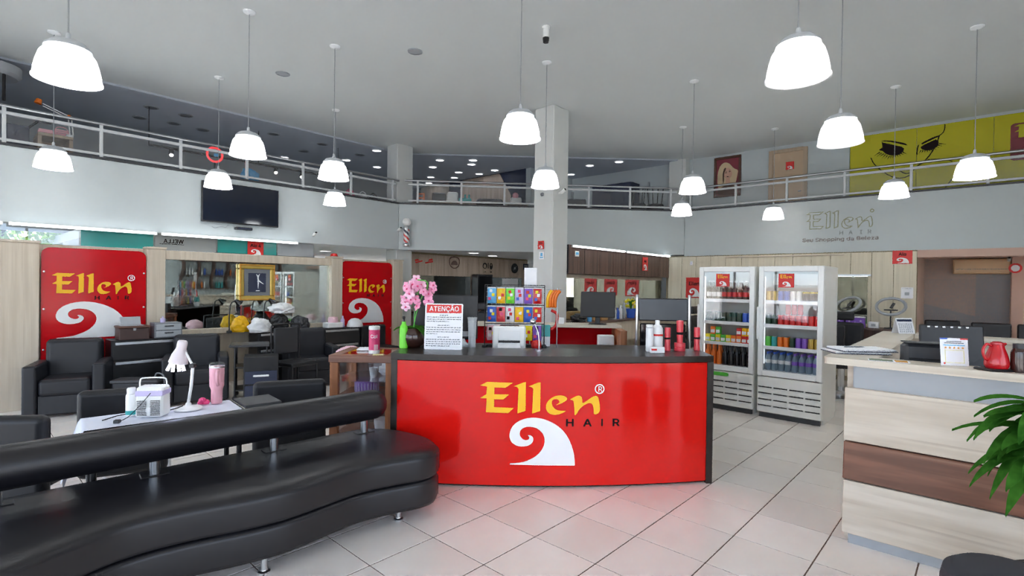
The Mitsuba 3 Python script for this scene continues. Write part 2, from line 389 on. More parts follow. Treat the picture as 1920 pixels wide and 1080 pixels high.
# ================================================================ lamps and ceiling fittings
LAMP = 8.5
crown_prof = [(0., .237), (.03, .236), (.075, .226), (.115, .196), (.136, .163), (.130, .160), (.105, .187), (.07, .21), (0., .218)]
shade_prof = [(.132, .160), (.1375, .160), (.143, .151), (.158, .10), (.168, .05), (.172, .012), (.178, .006), (.178, 0), (.170, 0), (.160, .05), (.15, .10), (.132, .15), (.132, .160)]
cap_prof = [(0, .30), (.012, .30), (.016, .262), (.03, .256), (.05, .252), (.086, .240), (.120, .207), (.122, .197), (.115, .202), (.079, .232), (0, .242)]
shade_ply = mikit.ply(lathe(shade_prof[::-1], 40), 'lamp_white', smooth=40)
crown_ply = mikit.ply(lathe(crown_prof[::-1], 40), 'lamp_white', smooth=40)
cap_ply = mikit.ply(lathe(cap_prof[::-1], 32), 'cap_grey', smooth=40)
core_ply = mikit.ply(lathe([(0, .02), (.05, .03), (.072, .07), (.072, .13), (.05, .19), (.03, .23), (0, .23)], 24), 'lamp_white', smooth=40)
def pendant(x, y, z, label, rad=LAMP):
    k = thing('pendant_lamp', label, 'lamp', M4(x, y, z), 'pendant lamps hanging from the high ceiling')
    if 'clear' in label:
        part(k, 'shade', dict(shade_ply), 'acrylic'); part(k, 'shade_crown', dict(crown_ply), 'acrylic'); emit(k, 'bulb', core_ply, np.array([.97, 1., 1.03]) * rad * 9)
    else:
        emit(k, 'shade', shade_ply, np.array([.97, 1., 1.03]) * rad * 1.12); emit(k, 'shade_crown', crown_ply, np.array([.97, 1., 1.03]) * .8)
    part(k, 'cap', cap_ply, None)
    H = ZC - z
    part(k, 'cord', cyl((0, 0, .295), (0, 0, H - .02), .0045, n=6), 'aluminium', True)
    part(k, 'ceiling_rose', lathe([(0, H - .03), (.02, H - .03), (.06, H - .012), (.062, H), (0, H)], 20), 'lamp_white', 40)
for x, y, z, l in (
    (-2.82, 3.28, 2.83, 'large bright dome pendant lamp nearest the top left corner of the picture'),
    (-5.25, 5.92, 2.83, 'dome pendant lamp hanging before the left railing, right below the largest left lamp'),
    (-2.77, 5.41, 2.88, 'dome pendant lamp hanging above the right half of the wall television'),
    (-4.08, 7.17, 2.86, 'small dome pendant lamp overlapping the top left corner of the television'),
    (-2.14, 6.17, 2.80, 'dome pendant lamp right of the television, the upper one of a close pair'),
    (-2.91, 8.46, 2.83, 'small dome pendant lamp right of the television, the lower one of a close pair'),
    (.05, 4.46, 2.83, 'dome pendant lamp hanging left of the top of the middle column'),
    (.40, 6.54, 2.81, 'dome pendant lamp hanging in front of the middle column'),
    (1.69, 3.11, 2.84, 'largest pendant lamp at the top right, with a wide clear rim'),
    (2.80, 4.46, 2.83, 'clear ribbed pendant lamp in front of the upper door, below the largest right lamp'),
    (2.44, 7.07, 2.86, 'dome pendant lamp in front of the right end column, the upper of two'),
    (2.96, 9.11, 2.83, 'small dome pendant lamp in front of the right end column, the lower of two'),
    (4.58, 9.13, 2.785, 'smallest clear pendant lamp hanging left of the wall lettering'),
    (5.25, 7.16, 2.85, 'dome pendant lamp right of the wall lettering, below the painted eyes'),
    (4.89, 5.51, 2.78, 'pendant lamp furthest right, in front of the yellow mural')):
    pendant(x, y, z, l)
# ================================================================ the shop's lettering, used on the counter, the panels and the notices
def _q(pts, s=1, ox=0, oy=0): return [((x * s + ox), (y * s + oy)) for x, y in pts]
def chaikin(p, n=2):
    p = np.array(p, float)
    for _ in range(n): p = np.stack([.75 * p + .25 * np.roll(p, -1, 0), .25 * p + .75 * np.roll(p, -1, 0)], 1).reshape(-1, 2)
    return p
G_E = [(60, 137), (145, 92), (458, 98), (365, 160), (235, 157), (235, 240), (412, 240), (345, 300), (232, 300), (232, 395), (470, 402), (405, 464), (135, 458), (143, 292), (62, 290), (138, 240), (145, 148)]
G_L = [(468, 140), (580, 92), (612, 88), (612, 435), (515, 466), (525, 170), (505, 147)]
G_L2 = [(x + 177, y) for x, y in G_L]
G_e = [(970, 368), (1060, 335), (1113, 300), (1112, 275), (1085, 252), (1040, 243), (980, 248), (920, 275), (880, 315), (857, 365), (858, 410), (880, 450), (920, 475), (975, 482), (1030, 470), (1085, 445), (1105, 430), (1040, 430), (1000, 425), (960, 405), (935, 370), (925, 330), (935, 300), (960, 288), (990, 290), (1015, 305), (1022, 325), (1010, 342)]
G_n = [(1137, 298), (1215, 255), (1250, 243), (1285, 255), (1298, 290), (1298, 350), (1400, 275), (1445, 250), (1480, 250), (1500, 285), (1525, 450), (1440, 486), (1440, 420), (1428, 360), (1405, 338), (1370, 338), (1310, 365), (1260, 415), (1225, 480), (1205, 486), (1205, 440), (1195, 320), (1180, 300)]
G_wave = [(195, 985), (800, 994), (1415, 1000), (1410, 900), (1390, 760), (1340, 610), (1260, 450), (1140, 310), (1000, 215), (850, 150), (700, 118), (560, 118), (430, 148), (310, 210), (225, 300), (185, 410), (190, 500), (230, 575), (310, 630), (400, 648), (500, 640), (580, 605), (625, 545), (625, 490), (600, 455), (555, 438), (525, 445), (550, 470), (550, 500), (525, 525), (480, 530), (430, 510), (385, 460), (375, 400), (395, 345), (450, 300), (530, 282), (620, 288), (710, 320), (790, 390), (835, 480), (840, 570), (810, 670), (740, 770), (650, 845), (520, 910), (400, 945), (200, 965)]
def glyph(p, smooth=True):
    p = chaikin(p, 2) if smooth else np.array(p, float)
    return Polygon(p).buffer(0)
def wave_poly():
    p = np.array(G_wave, float); core = spline(p[2:], 3)
    return Polygon(np.vstack([p[:2], core])).buffer(0)
GL = [('E', glyph(G_E, False)), ('l', glyph(G_L, False)), ('l', glyph(G_L2, False)), ('e', glyph(G_e)), ('n', glyph(G_n))]
from shapely import affinity
def word_polys(w, h):
    """the five letters scaled to w x h, origin bottom left"""
    sx, sy = w / 1465., h / 400.
    return [affinity.affine_transform(p, [sx, 0, 0, -sy, -60 * sx, 487 * sy]) for _, p in GL]
def wave_scaled(w, h):
    sx, sy = w / 1230., h / 885.
    return affinity.affine_transform(wave_poly(), [sx, 0, 0, -sy, -185 * sx, 1000 * sy])
def scx(m, s): m.apply_scale((s, 1, 1)); return m
def put_logo(par, x, z, y, ww, wh, hx, hz, hh, wx, wz, wvw, wvh, t=.003, mats=('yellow', 'ink', 'white'), reg=True, bend=None, m=None, simple=False):
    """lettering at (x, z), HAIR at (hx, hz) of height hh, wave at (wx, wz)"""
    f = bend or (lambda q: q)
    ps = word_polys(ww, wh)
    if simple: part(par, 'lettering', f(plate(unary_union(ps).simplify(ww * .002), t, y, x, z)), mats[0], m=m)
    else:
        for p in ps: part(par, 'letter', f(plate(p, t, y, x, z)), mats[0], m=m)
    if hh:
        k = ww / 1465.
        for ch, o in zip('HAIR', (0, 218, 443, 571)): part(par, 'small_letter', f(mv(box(0, hh * .2, -t, 0, 0, hh) if ch == 'I' else scx(words(ch, hh, t, True), 1.3), hx + o * k, y, hz)), mats[1], m=m)
    if reg:
        r = wh * .15
        ring = Point(0, 0).buffer(r).difference(Point(0, 0).buffer(r * .76))
        c = plate(ring, t, y, x + ww * .988, z + wh * .80)
        R = words('R', r * 1.0, t, True, x + ww * .988 - r * .36, y, z + wh * .80 - r * .5)
        part(par, 'registered_mark', f(cat_([c, R])), mats[2], m=m)
    part(par, 'wave_emblem', f(plate(wave_scaled(wvw, wvh), t, y, wx, wz)), mats[2], m=m)

# ================================================================ red reception counter
def yc(x): return 4.018 + .068 * (np.asarray(x) - .05) ** 2
def arc_poly(x0, x1, d0, d1, n=24):
    xs = np.linspace(x0, x1, n)
    return Polygon(np.vstack([np.stack([xs, yc(xs) + d0], 1), np.stack([xs, yc(xs) + d1], 1)[::-1]]))
rcpt = thing('reception_counter', 'curved glossy red reception counter with dark top and large yellow lettering', 'counter')
part(rcpt, 'front_panel', mv(ext(arc_poly(-.895, 1.585, 0, .02), .955), z=.02), 'red_gloss', 30)
xs = np.linspace(-.945, 1.635, 26)
topp = Polygon(np.vstack([np.stack([xs, yc(xs) - .012], 1), [(1.66, 4.62), (1.2, 4.56), (.8, 4.50), (-.3, 4.50), (-.6, 4.60), (-.945, 4.60)]]))
part(rcpt, 'top', mv(ext(topp, .048), z=.982), 'counter_dark', 20)
part(rcpt, 'end_post', box(-.945, -.895, 4.075, 4.59, 0, .982, .003), 'counter_dark')
part(rcpt, 'end_post', box(1.585, 1.635, 4.165, 4.62, 0, .982, .003), 'counter_dark')
part(rcpt, 'plinth', mv(ext(arc_poly(-.89, 1.58, .03, .06), .975), z=.0), 'counter_dark')
part(rcpt, 'inner_desk', box(-.89, 1.58, 4.62, 5.5, .93, .955, .003), 'counter_dark')
part(rcpt, 'desk_support', box(-.89, -.86, 4.62, 5.45, 0, .93), 'counter_dark')
part(rcpt, 'desk_support', box(1.2, 1.23, 4.62, 5.45, 0, .93), 'counter_dark')
def bend(m):
    m = m.subdivide_to_size(.12, max_iter=12); v = m.vertices; v[:, 1] += yc(v[:, 0]); return m
put_logo(rcpt, -.238, .57, -.001, .945, .258, .428, .486, .054, -.003, .178, .512, .373, bend=bend)

# ================================================================ black serpentine sofa
def loft(curve, levels, cap_top=True, cap_bot=True):
    """closed plan curve (n x 2, counter-clockwise) lofted through (z, inset) levels"""
    c = np.array(curve); n = len(c)
    t = np.roll(c, -1, 0) - np.roll(c, 1, 0); t /= np.linalg.norm(t, axis=1, keepdims=True)
    nin = np.stack([-t[:, 1], t[:, 0]], 1)
    V = [np.c_[c + nin * d, np.full(n, z)] for z, d in levels]
    f = []
    for k in range(len(levels) - 1):
        for i in range(n):
            a, b, cc, d = k * n + i, k * n + (i + 1) % n, (k + 1) * n + (i + 1) % n, (k + 1) * n + i
            f += [[a, b, cc], [a, cc, d]]
    v = np.vstack(V)
    for k, up in ((len(levels) - 1, True), (0, False)):
        tv, tf = trimesh.creation.triangulate_polygon(Polygon(V[k][:, :2]), engine='earcut')
        from scipy.spatial import cKDTree
        ix = cKDTree(V[k][:, :2]).query(tv)[1] + k * n
        q = ix[tf]
        e1, e2 = v[q[:, 1]] - v[q[:, 0]], v[q[:, 2]] - v[q[:, 0]]
        flip = (np.cross(e1, e2)[:, 2] > 0) != up
        q[flip] = q[flip][:, ::-1]
        f += q.tolist()
    return trimesh.Trimesh(v, f, process=False)
outline = [(-.49, 3.62), (-.50, 3.50), (-.58, 3.40), (-.74, 3.31), (-.92, 3.18), (-1.08, 2.98), (-1.22, 2.81), (-1.38, 2.69), (-1.6, 2.56), (-1.78, 2.40), (-1.88, 2.2), (-1.98, 1.95), (-2.2, 1.74), (-2.5, 1.62), (-2.8, 1.68), (-2.98, 1.9), (-3.02, 2.2), (-2.86, 2.44),
           (-2.6, 2.68), (-2.15, 3.10), (-1.68, 3.54), (-1.22, 3.97), (-1.08, 4.03), (-.92, 4.02), (-.74, 3.93), (-.58, 3.79)]
cl = spline(outline + outline[:1], 5)[:-1]
if Polygon(cl).exterior.is_ccw is False: cl = cl[::-1]
sofa = thing('sofa', 'long black leather serpentine sofa with a round bolster backrest', 'sofa')
part(sofa, 'seat_cushion', loft(cl, [(.272, .03), (.28, .012), (.30, .0), (.41, .0), (.435, .008), (.452, .028), (.462, .07), (.466, .13)]), 'leather', 50)
part(sofa, 'base', loft(cl, [(.085, .05), (.095, .02), (.12, .008), (.24, .008), (.262, .02), (.272, .04)]), 'leather', 50)
r0, r1 = np.array([-1.045, 3.91, .662]), np.array([-2.95, 2.06, .655])
d = (r1 - r0) / np.linalg.norm(r1 - r0); R = .11
prof = [(-R, .0)] + [(-R * math.cos(q), R * math.sin(q)) for q in np.linspace(.15, math.pi / 2, 6)]
L = np.linalg.norm(r1 - r0)
ax = [s for s, _ in prof] + [L - s for s, _ in prof[::-1]]
rr = [max(r, 1e-4) for _, r in prof] + [max(r, 1e-4) for _, r in prof[::-1]]
part(sofa, 'bolster', tube([r0 + d * s for s in ax], rr, 28), 'leather', 50)
for x, y in ((-1.09, 3.86), (-1.56, 3.42), (-2.04, 2.97), (-2.52, 2.53)):
    p = part(sofa, 'back_post', cyl((x, y, .46), (x, y, .60), .026, n=18), 'chrome', 40, label='chrome post' )
    part(p, 'foot_plate', mv(box(-.07, .07, -.045, .045, .458, .472, .004), x, y, 0, 43), 'black_plastic')
for x, y in ((-.74, 3.46), (-1.33, 2.81), (-2.1, 1.98), (-1.05, 3.86), (-2.7, 2.35)):
    part(sofa, 'foot', lathe([(0, 0), (.032, 0), (.032, .008), (.02, .014), (.018, .02), (.018, .10), (0, .10)], 18).apply_translation((x, y, 0)), 'chrome', 40)

# ================================================================ pale wood counter on the right
rk = thing('service_counter', 'pale wood L-shaped counter with a dark brown band and grey kick board', 'counter', M4(rz=RL))
part(rk, 'carcass', abx(3.84, 3.90, -1.6, .56, .0, 1.12), 'silver_grey')
part(rk, 'kick_board', abx(3.825, 3.85, -1.6, .57, 0, .075), 'silver_grey')
for nm, bs, z0, z1 in (('lower_board', 'oak_light', .07, .398), ('middle_board', 'walnut', .406, .638), ('upper_board', 'oak_light', .646, .975)):
    part(rk, nm, abx(3.79, 3.835, -1.6, .60, z0, z1, .004), bs, label={'walnut': 'dark brown wood band'}.get(bs))
part(rk, 'grey_band', abx(3.815, 3.84, -1.6, .55, .975, 1.12), 'silver_grey')
part(rk, 'top', mv(ext(rrect(3.71, 3.92, -1.6, .70, .03), .042), z=1.12), 'oak_top')
part(rk, 'side_top', abx(3.921, 6.45, .43, .70, 1.12, 1.162, .004), 'oak_top')
part(rk, 'side_panel', abx(3.90, 6.40, .47, .60, 0, 1.12), 'oak_light')
part(rk, 'rear_top', abx(6.25, 6.5, -1.2, .429, 1.12, 1.162, .004), 'oak_top')
part(rk, 'rear_panel', abx(6.32, 6.4, -1.2, .47, 0, 1.12), 'oak_light')
part(rk, 'inner_desk', abx(3.90, 4.6, -1.6, .46, .80, .83), 'oak_light')

# ================================================================ drink fridges
def fridge(m, label):
    k = thing('drink_fridge', label, 'fridge', m)
    w, dp, h = .70, .72, 1.845
    part(k, 'body', [box(0, .04, .03, dp, .06, h), box(w - .04, w, .03, dp, .06, h), box(.04, w - .04, dp - .04, dp, .06, h), box(.04, w - .04, .03, dp, h - .05, h), box(.04, w - .04, .03, dp - .04, .06, .44),
                     box(.0, w, .1, dp - .05, .0, .06)], 'cream_metal')
    part(k, 'plinth', box(.02, w - .02, .02, .06, 0, .07), 'dark_grey')
    gr = part(k, 'grille', box(.0, w, -.01, .03, .065, .50, .008), 'cream_metal')
    sl = mikit.ply(box(-.075, .075, -.004, .004, -.006, .006), 'black')
    for r in range(4):
        for c in range(4):
            part(gr, 'slot', sl, None, m=M4(.09 + c * .173, -.0105, .15 + r * .075))
    dr_ = part(k, 'door', [box(0, .06, -.02, .03, .51, h, .006), box(w - .06, w, -.02, .03, .51, h, .006), box(.06, w - .06, -.02, .03, .51, .575, .006), box(.06, w - .06, -.02, .03, h - .065, h, .006)], 'white_plastic')
    part(dr_, 'glass', box(.055, w - .055, .002, .008, .57, h - .06), 'pane')
    part(dr_, 'handle', box(-.012, .02, -.035, -.018, .95, 1.35, .006), 'white_plastic')
    for z in (.86, 1.13, 1.42):
        part(k, 'shelf', [box(.05, w - .05, .07, .62, z - .012, z), box(.05, w - .05, .05, .07, z - .03, z + .012)], 'white_plastic')
    part(k, 'floor_shelf', box(.045, w - .045, .04, dp - .05, .56, .575), 'white_plastic')
    emit(k, 'light_strip', box(w - .058, w - .045, .06, .075, .65, 1.72), np.array([.9, 1, 1.1]) * 1.6)
    emit(k, 'light_strip', box(.045, .058, .06, .075, .65, 1.72), np.array([.9, 1, 1.1]) * .7)
    s = part(k, 'door_sticker', plate(sbox(0, 0, .17, .165), .002, -.001, .22, h - .255), 'red', label='red sticker with the shop lettering')
    put_logo(s, .235, h - .15, -.003, .13, .05, 0, 0, 0, .265, h - .245, .09, .06, t=.001, simple=True, reg=False)
    return k, dr_
FA = math.degrees(math.atan2(6.378 - 5.905, 3.041 - 3.555)) + 180
f2 = M4(3.041, 6.378, 0, FA); f1 = M4(2.497, 6.90, 0, FA)
fr1, d1 = fridge(f1, 'white glass-door drink fridge with bottles, cartons and dark cans, the left one of two')
fr2, d2 = fridge(f2, 'white glass-door drink fridge with water bottles and bright cans, the right one of two')
part(fr1, 'control_display', rrect and plate(rrect(.04, .40, .44, .485, .02), .008, -.008), 'green', label='green control strip')
part(fr2, 'upper_fan_box', box(.08, .62, .3, .6, 1.62, 1.76), 'cream_metal')

def can_ply(bs, h=.125, r=.031): return mikit.ply(lathe([(0, .0), (r * .8, 0), (r, .008), (r, h - .012), (r * .82, h), (0, h - .003)], 14), bs, smooth=40)
ORD = ['first', 'second', 'third', 'fourth', 'fifth', 'sixth', 'seventh', 'eighth', 'ninth', 'tenth', 'eleventh', 'twelfth']
RWS = ['front row', 'second row', 'back row']
def small(name, label, cat, ply, m, group, extra=()):
    k = thing(name, label, cat, m, group)
    if not extra:
        s = dict(ply); s['to_world'] = mi.ScalarTransform4f(m); scene[k] = s
    else:
        part(k, 'body', ply, None)
        for n, p in extra: part(k, n, p, None)
    return k
CANS = {c: can_ply(c) for c in ('gold_can', 'blue', 'white', 'green_dark', 'red', 'green', 'orange', 'purple', 'crimson', 'black_plastic', 'teal', 'sky_blue')}
lid = mikit.ply(lathe([(0, .118), (.026, .118), (.026, .1265), (0, .1255)], 12), 'steel', smooth=40)
lid_y = mikit.ply(lathe([(0, .10), (.0315, .10), (.0315, .118), (0, .1185)], 12), 'lemon', smooth=40)
def row(f, z, cols, y0=.12, dy=.068, deep=2, x0=.085, dx=.0665, name='drink_can', txt='drink can', shelf='', fr=''):
    for i, (c, lb) in enumerate(cols):
        for q in range(deep):
            if c is None: continue
            ex = [('lid', lid)] + ([('yellow_top', lid_y)] if 'yellow' in lb else [])
            small(name, f'{lb} {txt}, {ORD[i]} from left, {RWS[q]} of the {shelf}, {fr} fridge', 'can', CANS[c], f @ M4(x0 + i * dx, y0 + q * dy, z), f'{lb} cans, {shelf}, {fr} fridge', ex)
row(f2, 1.421, [('gold_can', 'golden')] * 2 + [('blue', 'blue')] * 2 + [('white', 'white and red')] * 2 + [('black_plastic', 'dark yellow-topped')] * 3, shelf='top shelf', fr='right')
row(f2, 1.131, [('green_dark', 'dark green')] * 2 + [('red', 'red')] * 7, shelf='second shelf', fr='right')
row(f2, .861, [('green', 'green'), ('teal', 'bright green'), ('orange', 'orange'), ('orange', 'orange'), ('green_dark', 'dark green'), ('purple', 'purple'), ('purple', 'purple'), ('gold_can', 'golden'), ('gold_can', 'golden')], shelf='third shelf', fr='right')
for i in range(3):
    small('drink_can', f'red drink can on top of the other cans, {ORD[i]} of three, right fridge', 'can', CANS['crimson'], f2 @ M4(.285 + i * .0665, .19, 1.2585), 'red cans stacked in a second layer', [('lid', lid)])
row(f1, 1.131, [('green_dark', 'black and green')] * 7 + [('blue', 'blue and silver')] * 2, shelf='second shelf', fr='left')
wb = lathe([(0, 0), (.03, 0), (.033, .01), (.033, .06), (.030, .07), (.033, .08), (.033, .135), (.026, .165), (.013, .19), (.013, .2), (0, .2)], 16)
wbp = mikit.ply(wb, 'water_plastic', smooth=40)
capb, capp = (mikit.ply(lathe([(0, .196), (.0155, .196), (.0155, .22), (0, .22)], 12), c, smooth=40) for c in ('blue', 'purple'))
labb, labp = (mikit.ply(lathe([(.0335, .085), (.0338, .085), (.0338, .128), (.0335, .128)], 16), c, smooth=40) for c in ('white', 'purple'))
for i in range(8):
    for q in range(3):
        c = 'blue' if i < 4 else 'purple'
        small('water_bottle', f'clear water bottle with {c} cap, {ORD[i]} from left, {RWS[q]}, bottom of the right fridge', 'bottle', wbp, f2 @ M4(.09 + i * .0745, .1 + q * .075, .576), f'water bottles with {c} caps',
              [('cap', capb if i < 4 else capp), ('label', labb if i < 4 else labp)])
def bottle_ply(bs, h=.23, r=.03): return mikit.ply(lathe([(0, 0), (r, 0), (r, h * .55), (r * .42, h * .75), (r * .4, h), (0, h)], 14), bs, smooth=40)
gb, rb, db, ob = bottle_ply('green_dark'), bottle_ply('brown'), bottle_ply('black_gloss', .25, .033), bottle_ply('orange', .25, .033)
lw, lr = (mikit.ply(lathe([(.0303, .04), (.0308, .04), (.0308, .1), (.0303, .1)], 14), c, smooth=40) for c in ('white', 'red'))
cp = mikit.ply(lathe([(0, .225), (.0135, .225), (.0135, .245), (0, .245)], 10), 'white', smooth=40)
for i in range(9):
    for q in range(2):
        g_ = i < 3
        small('drink_bottle', f"{'green glass bottle' if g_ else 'red-labelled bottle'}, {ORD[i]} from left, {RWS[q]} of the top shelf, left fridge", 'bottle', gb if g_ else rb, f1 @ M4(.085 + i * .0665, .12 + q * .07, 1.421),
              'glass bottles on the top shelf of the left fridge, ' + ('green' if g_ else 'brown'), [('label', lw if g_ else lr), ('cap', cp)])
for i in range(8):
    for q in range(2):
        o = i < 3
        small('soda_bottle', f"{'orange' if o else 'dark cola'} soda bottle, {ORD[i]} from left, {RWS[q]}, bottom of the left fridge", 'bottle', ob if o else db, f1 @ M4(.09 + i * .0745, .1 + q * .08, .576), ('orange' if o else 'dark') + ' soda bottles')
cart = {c: mikit.ply(box(-.03, .03, -.03, .03, 0, .1, .003), c) for c in ('green', 'lemon', 'orange', 'red', 'yellow')}
ct = mikit.ply(box(-.026, .026, -.031, -.0302, .02, .06), 'white')
for i in range(9):
    for q in range(2):
        c = ['lemon', 'green', 'lemon', 'green', 'lemon', 'orange', 'orange', 'red', 'red'][i]
        if not q or i in (1, 2, 6, 7, 8):
            c2 = c if not q else ['', 'orange', 'green', '', '', '', 'red', 'yellow', 'yellow'][i]
            small('juice_carton', f"{ {'lemon':'yellow','yellow':'amber'}.get(c2, c2) } juice carton, {ORD[i]} from left in the {'upper' if q else 'lower'} layer, third shelf, left fridge", 'carton', cart[c2], f1 @ M4(.085 + i * .0665, .12, .861 + q * .1005),
                  f'{c2} juice cartons, layer {q + 1}', [('print', ct)])
# ================================================================ left side: partition with red panels and mirror
def blob(rx, ry, rz, seed=0, amp=.25, f=2.2, sub=4, flat=True):
    m = trimesh.creation.icosphere(subdivisions=sub)
    v = m.vertices; n = meshkit.fbm(v * f + seed * 7.3, 3, seed) - .5 + .3 * (np.abs(meshkit.fbm(v * f * 1.9 + seed * 3.1, 2, seed + 5) - .5) - .12)
    v = v * (1 + amp * 2 * n)[:, None] * (rx, ry, rz)
    if flat: v[:, 2] = np.maximum(v[:, 2], -rz * .55) + rz * .55
    return trimesh.Trimesh(v, m.faces, process=False)
for i, (a0, a1, nm) in enumerate(((.50, .86, 'pale wood pillar at the far left beside the first red panel'), (1.96, 2.17, 'pale wood pillar between the large red panel and the mirror'),
                                  (4.68, 4.89, 'pale wood pillar between the mirror and the second red panel'), (5.98, 6.2, 'pale wood pillar right of the second red panel by the white column'))):
    k = thing('wood_pillar', nm, 'pillar', M4(*W(a0, 8.44), 0, RL), 'pale wood pillars of the left partition')
    part(k, 'shaft', box(0, a1 - a0, 0, .22, 0, 2.0, .003), 'oak_upright')
    part(k, 'cap', box(-.012, a1 - a0 + .012, -.012, .22, 2.0, 2.03, .004), 'oak_upright')
def red_panel(a0, label, m):
    k = thing('wall_sign', label, 'sign', m, 'red sign panels on the left partition')
    part(k, 'board', plate(unary_union([rrect(0, 1.07, .2, 1.96, .09), sbox(0, .2, 1.07, .5)]), .02), 'red_panel')
    put_logo(k, .098, 1.375, -.021, .816, .275, .51, 1.31, .045, .138, .82, .745, .465)
    st = mikit.ply(lathe([(0, 0), (.012, 0), (.012, .008), (0, .012)], 12), 'chrome', smooth=40)
    for z in (1.66, 1.2, .7):
        for x in (.025, 1.045): part(k, 'standoff', st, None, m=M4(x, -.02, z, rx=90))
    return k
red_panel(0, 'large red sign panel with yellow lettering and white wave, behind the left armchair', M4(*W(.88, 8.5), 0, RL))
red_panel(0, 'smaller looking red sign panel with yellow lettering between mirror and white column', M4(*W(4.90, 8.5), 0, RL))
k = thing('wall_mirror', 'wide mirror in a pale wood frame behind the armchairs', 'mirror', M4(*W(2.17, 8.5), 0, RL))
part(k, 'beam', box(0, 2.51, -.03, .1, 1.865, 1.985, .004), 'oak_upright')
part(k, 'lower_rail', box(0, 2.51, -.03, .1, .78, .86, .004), 'oak_upright')
part(k, 'glass', box(.0, 2.51, .03, .04, .86, 1.865), 'mirror', m=M4(0, 0, 0, 0))
k = thing('picture_frame', 'gold framed picture of a dancer on dark ground hanging on the mirror', 'picture', M4(*W(3.15, 8.478), 0, RL))
part(k, 'frame', [box(0, .55, -.03, .05, 1.27, 1.345, .012), box(0, .55, -.03, .05, 1.765, 1.84, .012), box(0, .075, -.03, .05, 1.345, 1.765, .012), box(.475, .55, -.03, .05, 1.345, 1.765, .012)], 'gold_can')
bead = trimesh.creation.icosphere(subdivisions=1, radius=.011)
part(k, 'beading', [mv(bead, x, -.03, z) for z in (1.283, 1.827) for x in np.linspace(.015, .535, 22)] + [mv(bead, x, -.03, z) for x in (.015, .535) for z in np.linspace(1.3, 1.81, 20)], 'amber', True, kind='stuff')
part(k, 'mount', box(.07, .48, 0, .02, 1.34, 1.77), 'mid_grey')
part(k, 'print', box(.14, .41, -.004, .0, 1.40, 1.70), 'blue_dark')
fig = unary_union([Point(.285, 1.655).buffer(.012), Polygon([(.275, 1.64), (.297, 1.64), (.30, 1.56), (.292, 1.46), (.285, 1.46), (.28, 1.56)]), Polygon([(.29, 1.57), (.37, 1.525), (.375, 1.53), (.295, 1.60)]), Polygon([(.28, 1.63), (.255, 1.685), (.262, 1.69), (.292, 1.64)]), Polygon([(.29, 1.63), (.315, 1.685), (.308, 1.69), (.28, 1.64)]), sbox(.255, 1.415, .315, 1.43)])
part(k, 'dancer', plate(fig, .003, -.004), 'paper')
# glazed strip above the partition
def strip(n, a0, a1, bs, lab=None):
    return solo('window_strip' if bs == 'pane' else 'glass_panel', box(0, a1 - a0 - .01, 0, .012, 2.01, 2.235), bs, lab, None if bs == 'pane' else 'panel', M4(*W(a0, 8.72), 0, RL), kind='structure' if bs == 'pane' else None)
strip(0, .5, 1.28, 'pane'); strip(0, 4.5, 6.2, 'pane')
strip(1, 1.29, 2.10, 'teal_glass', 'teal glass panel above the large red sign, under the light strip')
k = strip(2, 2.11, 2.92, 'grey_board', 'grey panel with mirrored dark lettering above the mirror')
place[k] = M4(*W(2.11, 8.72), 0, RL)
part(k, 'lettering', mv(flip_x(words('WELLA', .055, .003, True)), .36, -.001, 2.11), 'ink')
part(k, 'underline', box(.05, .36, -.004, -.001, 2.09, 2.097), 'ink')
strip(3, 2.93, 3.84, 'teal_glass', 'teal glass panel behind the red hanging notice')
strip(4, 3.85, 4.49, 'silver_grey', 'pale grey panel right of the teal glass, under the light strip end')
def notice(m, w, h, label, txt=None, th=.05, group=None):
    k = thing('notice', label, 'sign', m, group)
    part(k, 'card', box(0, w, -.004, 0, 0, h), 'red')
    if txt: part(k, 'lettering', words(txt, th, .002, True, w / 2, -.004, h * .62, center=True), 'ink')
    part(k, 'wave_emblem', plate(wave_scaled(w * .62, h * .42), .002, -.004, w * .22, h * .05), 'white')
    return k
notice(M4(*W(3.36, 8.70), 1.985, RL), .25, .225, 'red notice reading Ala 4 hanging on the teal glass', 'Ala 4', .05)

# ---- armchairs
def armchair(m, label):
    k = thing('armchair', label, 'chair', m, 'black leather armchairs along the left wall')
    w, d = .74, .62
    part(k, 'seat', pillow(-w / 2 + .13, w / 2 - .13, -d / 2, d / 2 - .16, .24, .44, .05, 2), 'leather_slate', 40)
    part(k, 'front_skirt', box(-w / 2 + .13, w / 2 - .13, -d / 2 + .02, -d / 2 + .06, .04, .26, .008), 'leather_slate')
    part(k, 'backrest', mv(pillow(-w / 2 + .1, w / 2 - .1, d / 2 - .2, d / 2, .2, .86, .06, 2), rx=-3), 'leather_slate', 40)
    for s in (-1, 1):
        x0, x1 = sorted((s * w / 2, s * (w / 2 - .13)))
        part(k, 'arm', pillow(x0, x1, -d / 2 - .01, d / 2 - .02, .03, .60, .03, 2), 'leather_slate', 40)
    ft = mikit.ply(cyl((0, 0, 0), (0, 0, .05), .02, n=10), 'black_plastic')
    for x in (-.31, .31):
        for y in (-.25, .25): part(k, 'leg', ft, None, m=M4(x, y, 0))
    return k
A1 = armchair(M4(-5.22, 6.14, 0, 30), 'black leather armchair in front of the large red sign panel')
dup(A1, M4(-4.15, 6.83, 0, 30), 'black leather armchair in front of the mirror, behind the desk lamp')
dup(A1, M4(-3.09, 7.97, 0, 32), 'black leather armchair between the folding chair and the wooden display cabinet')
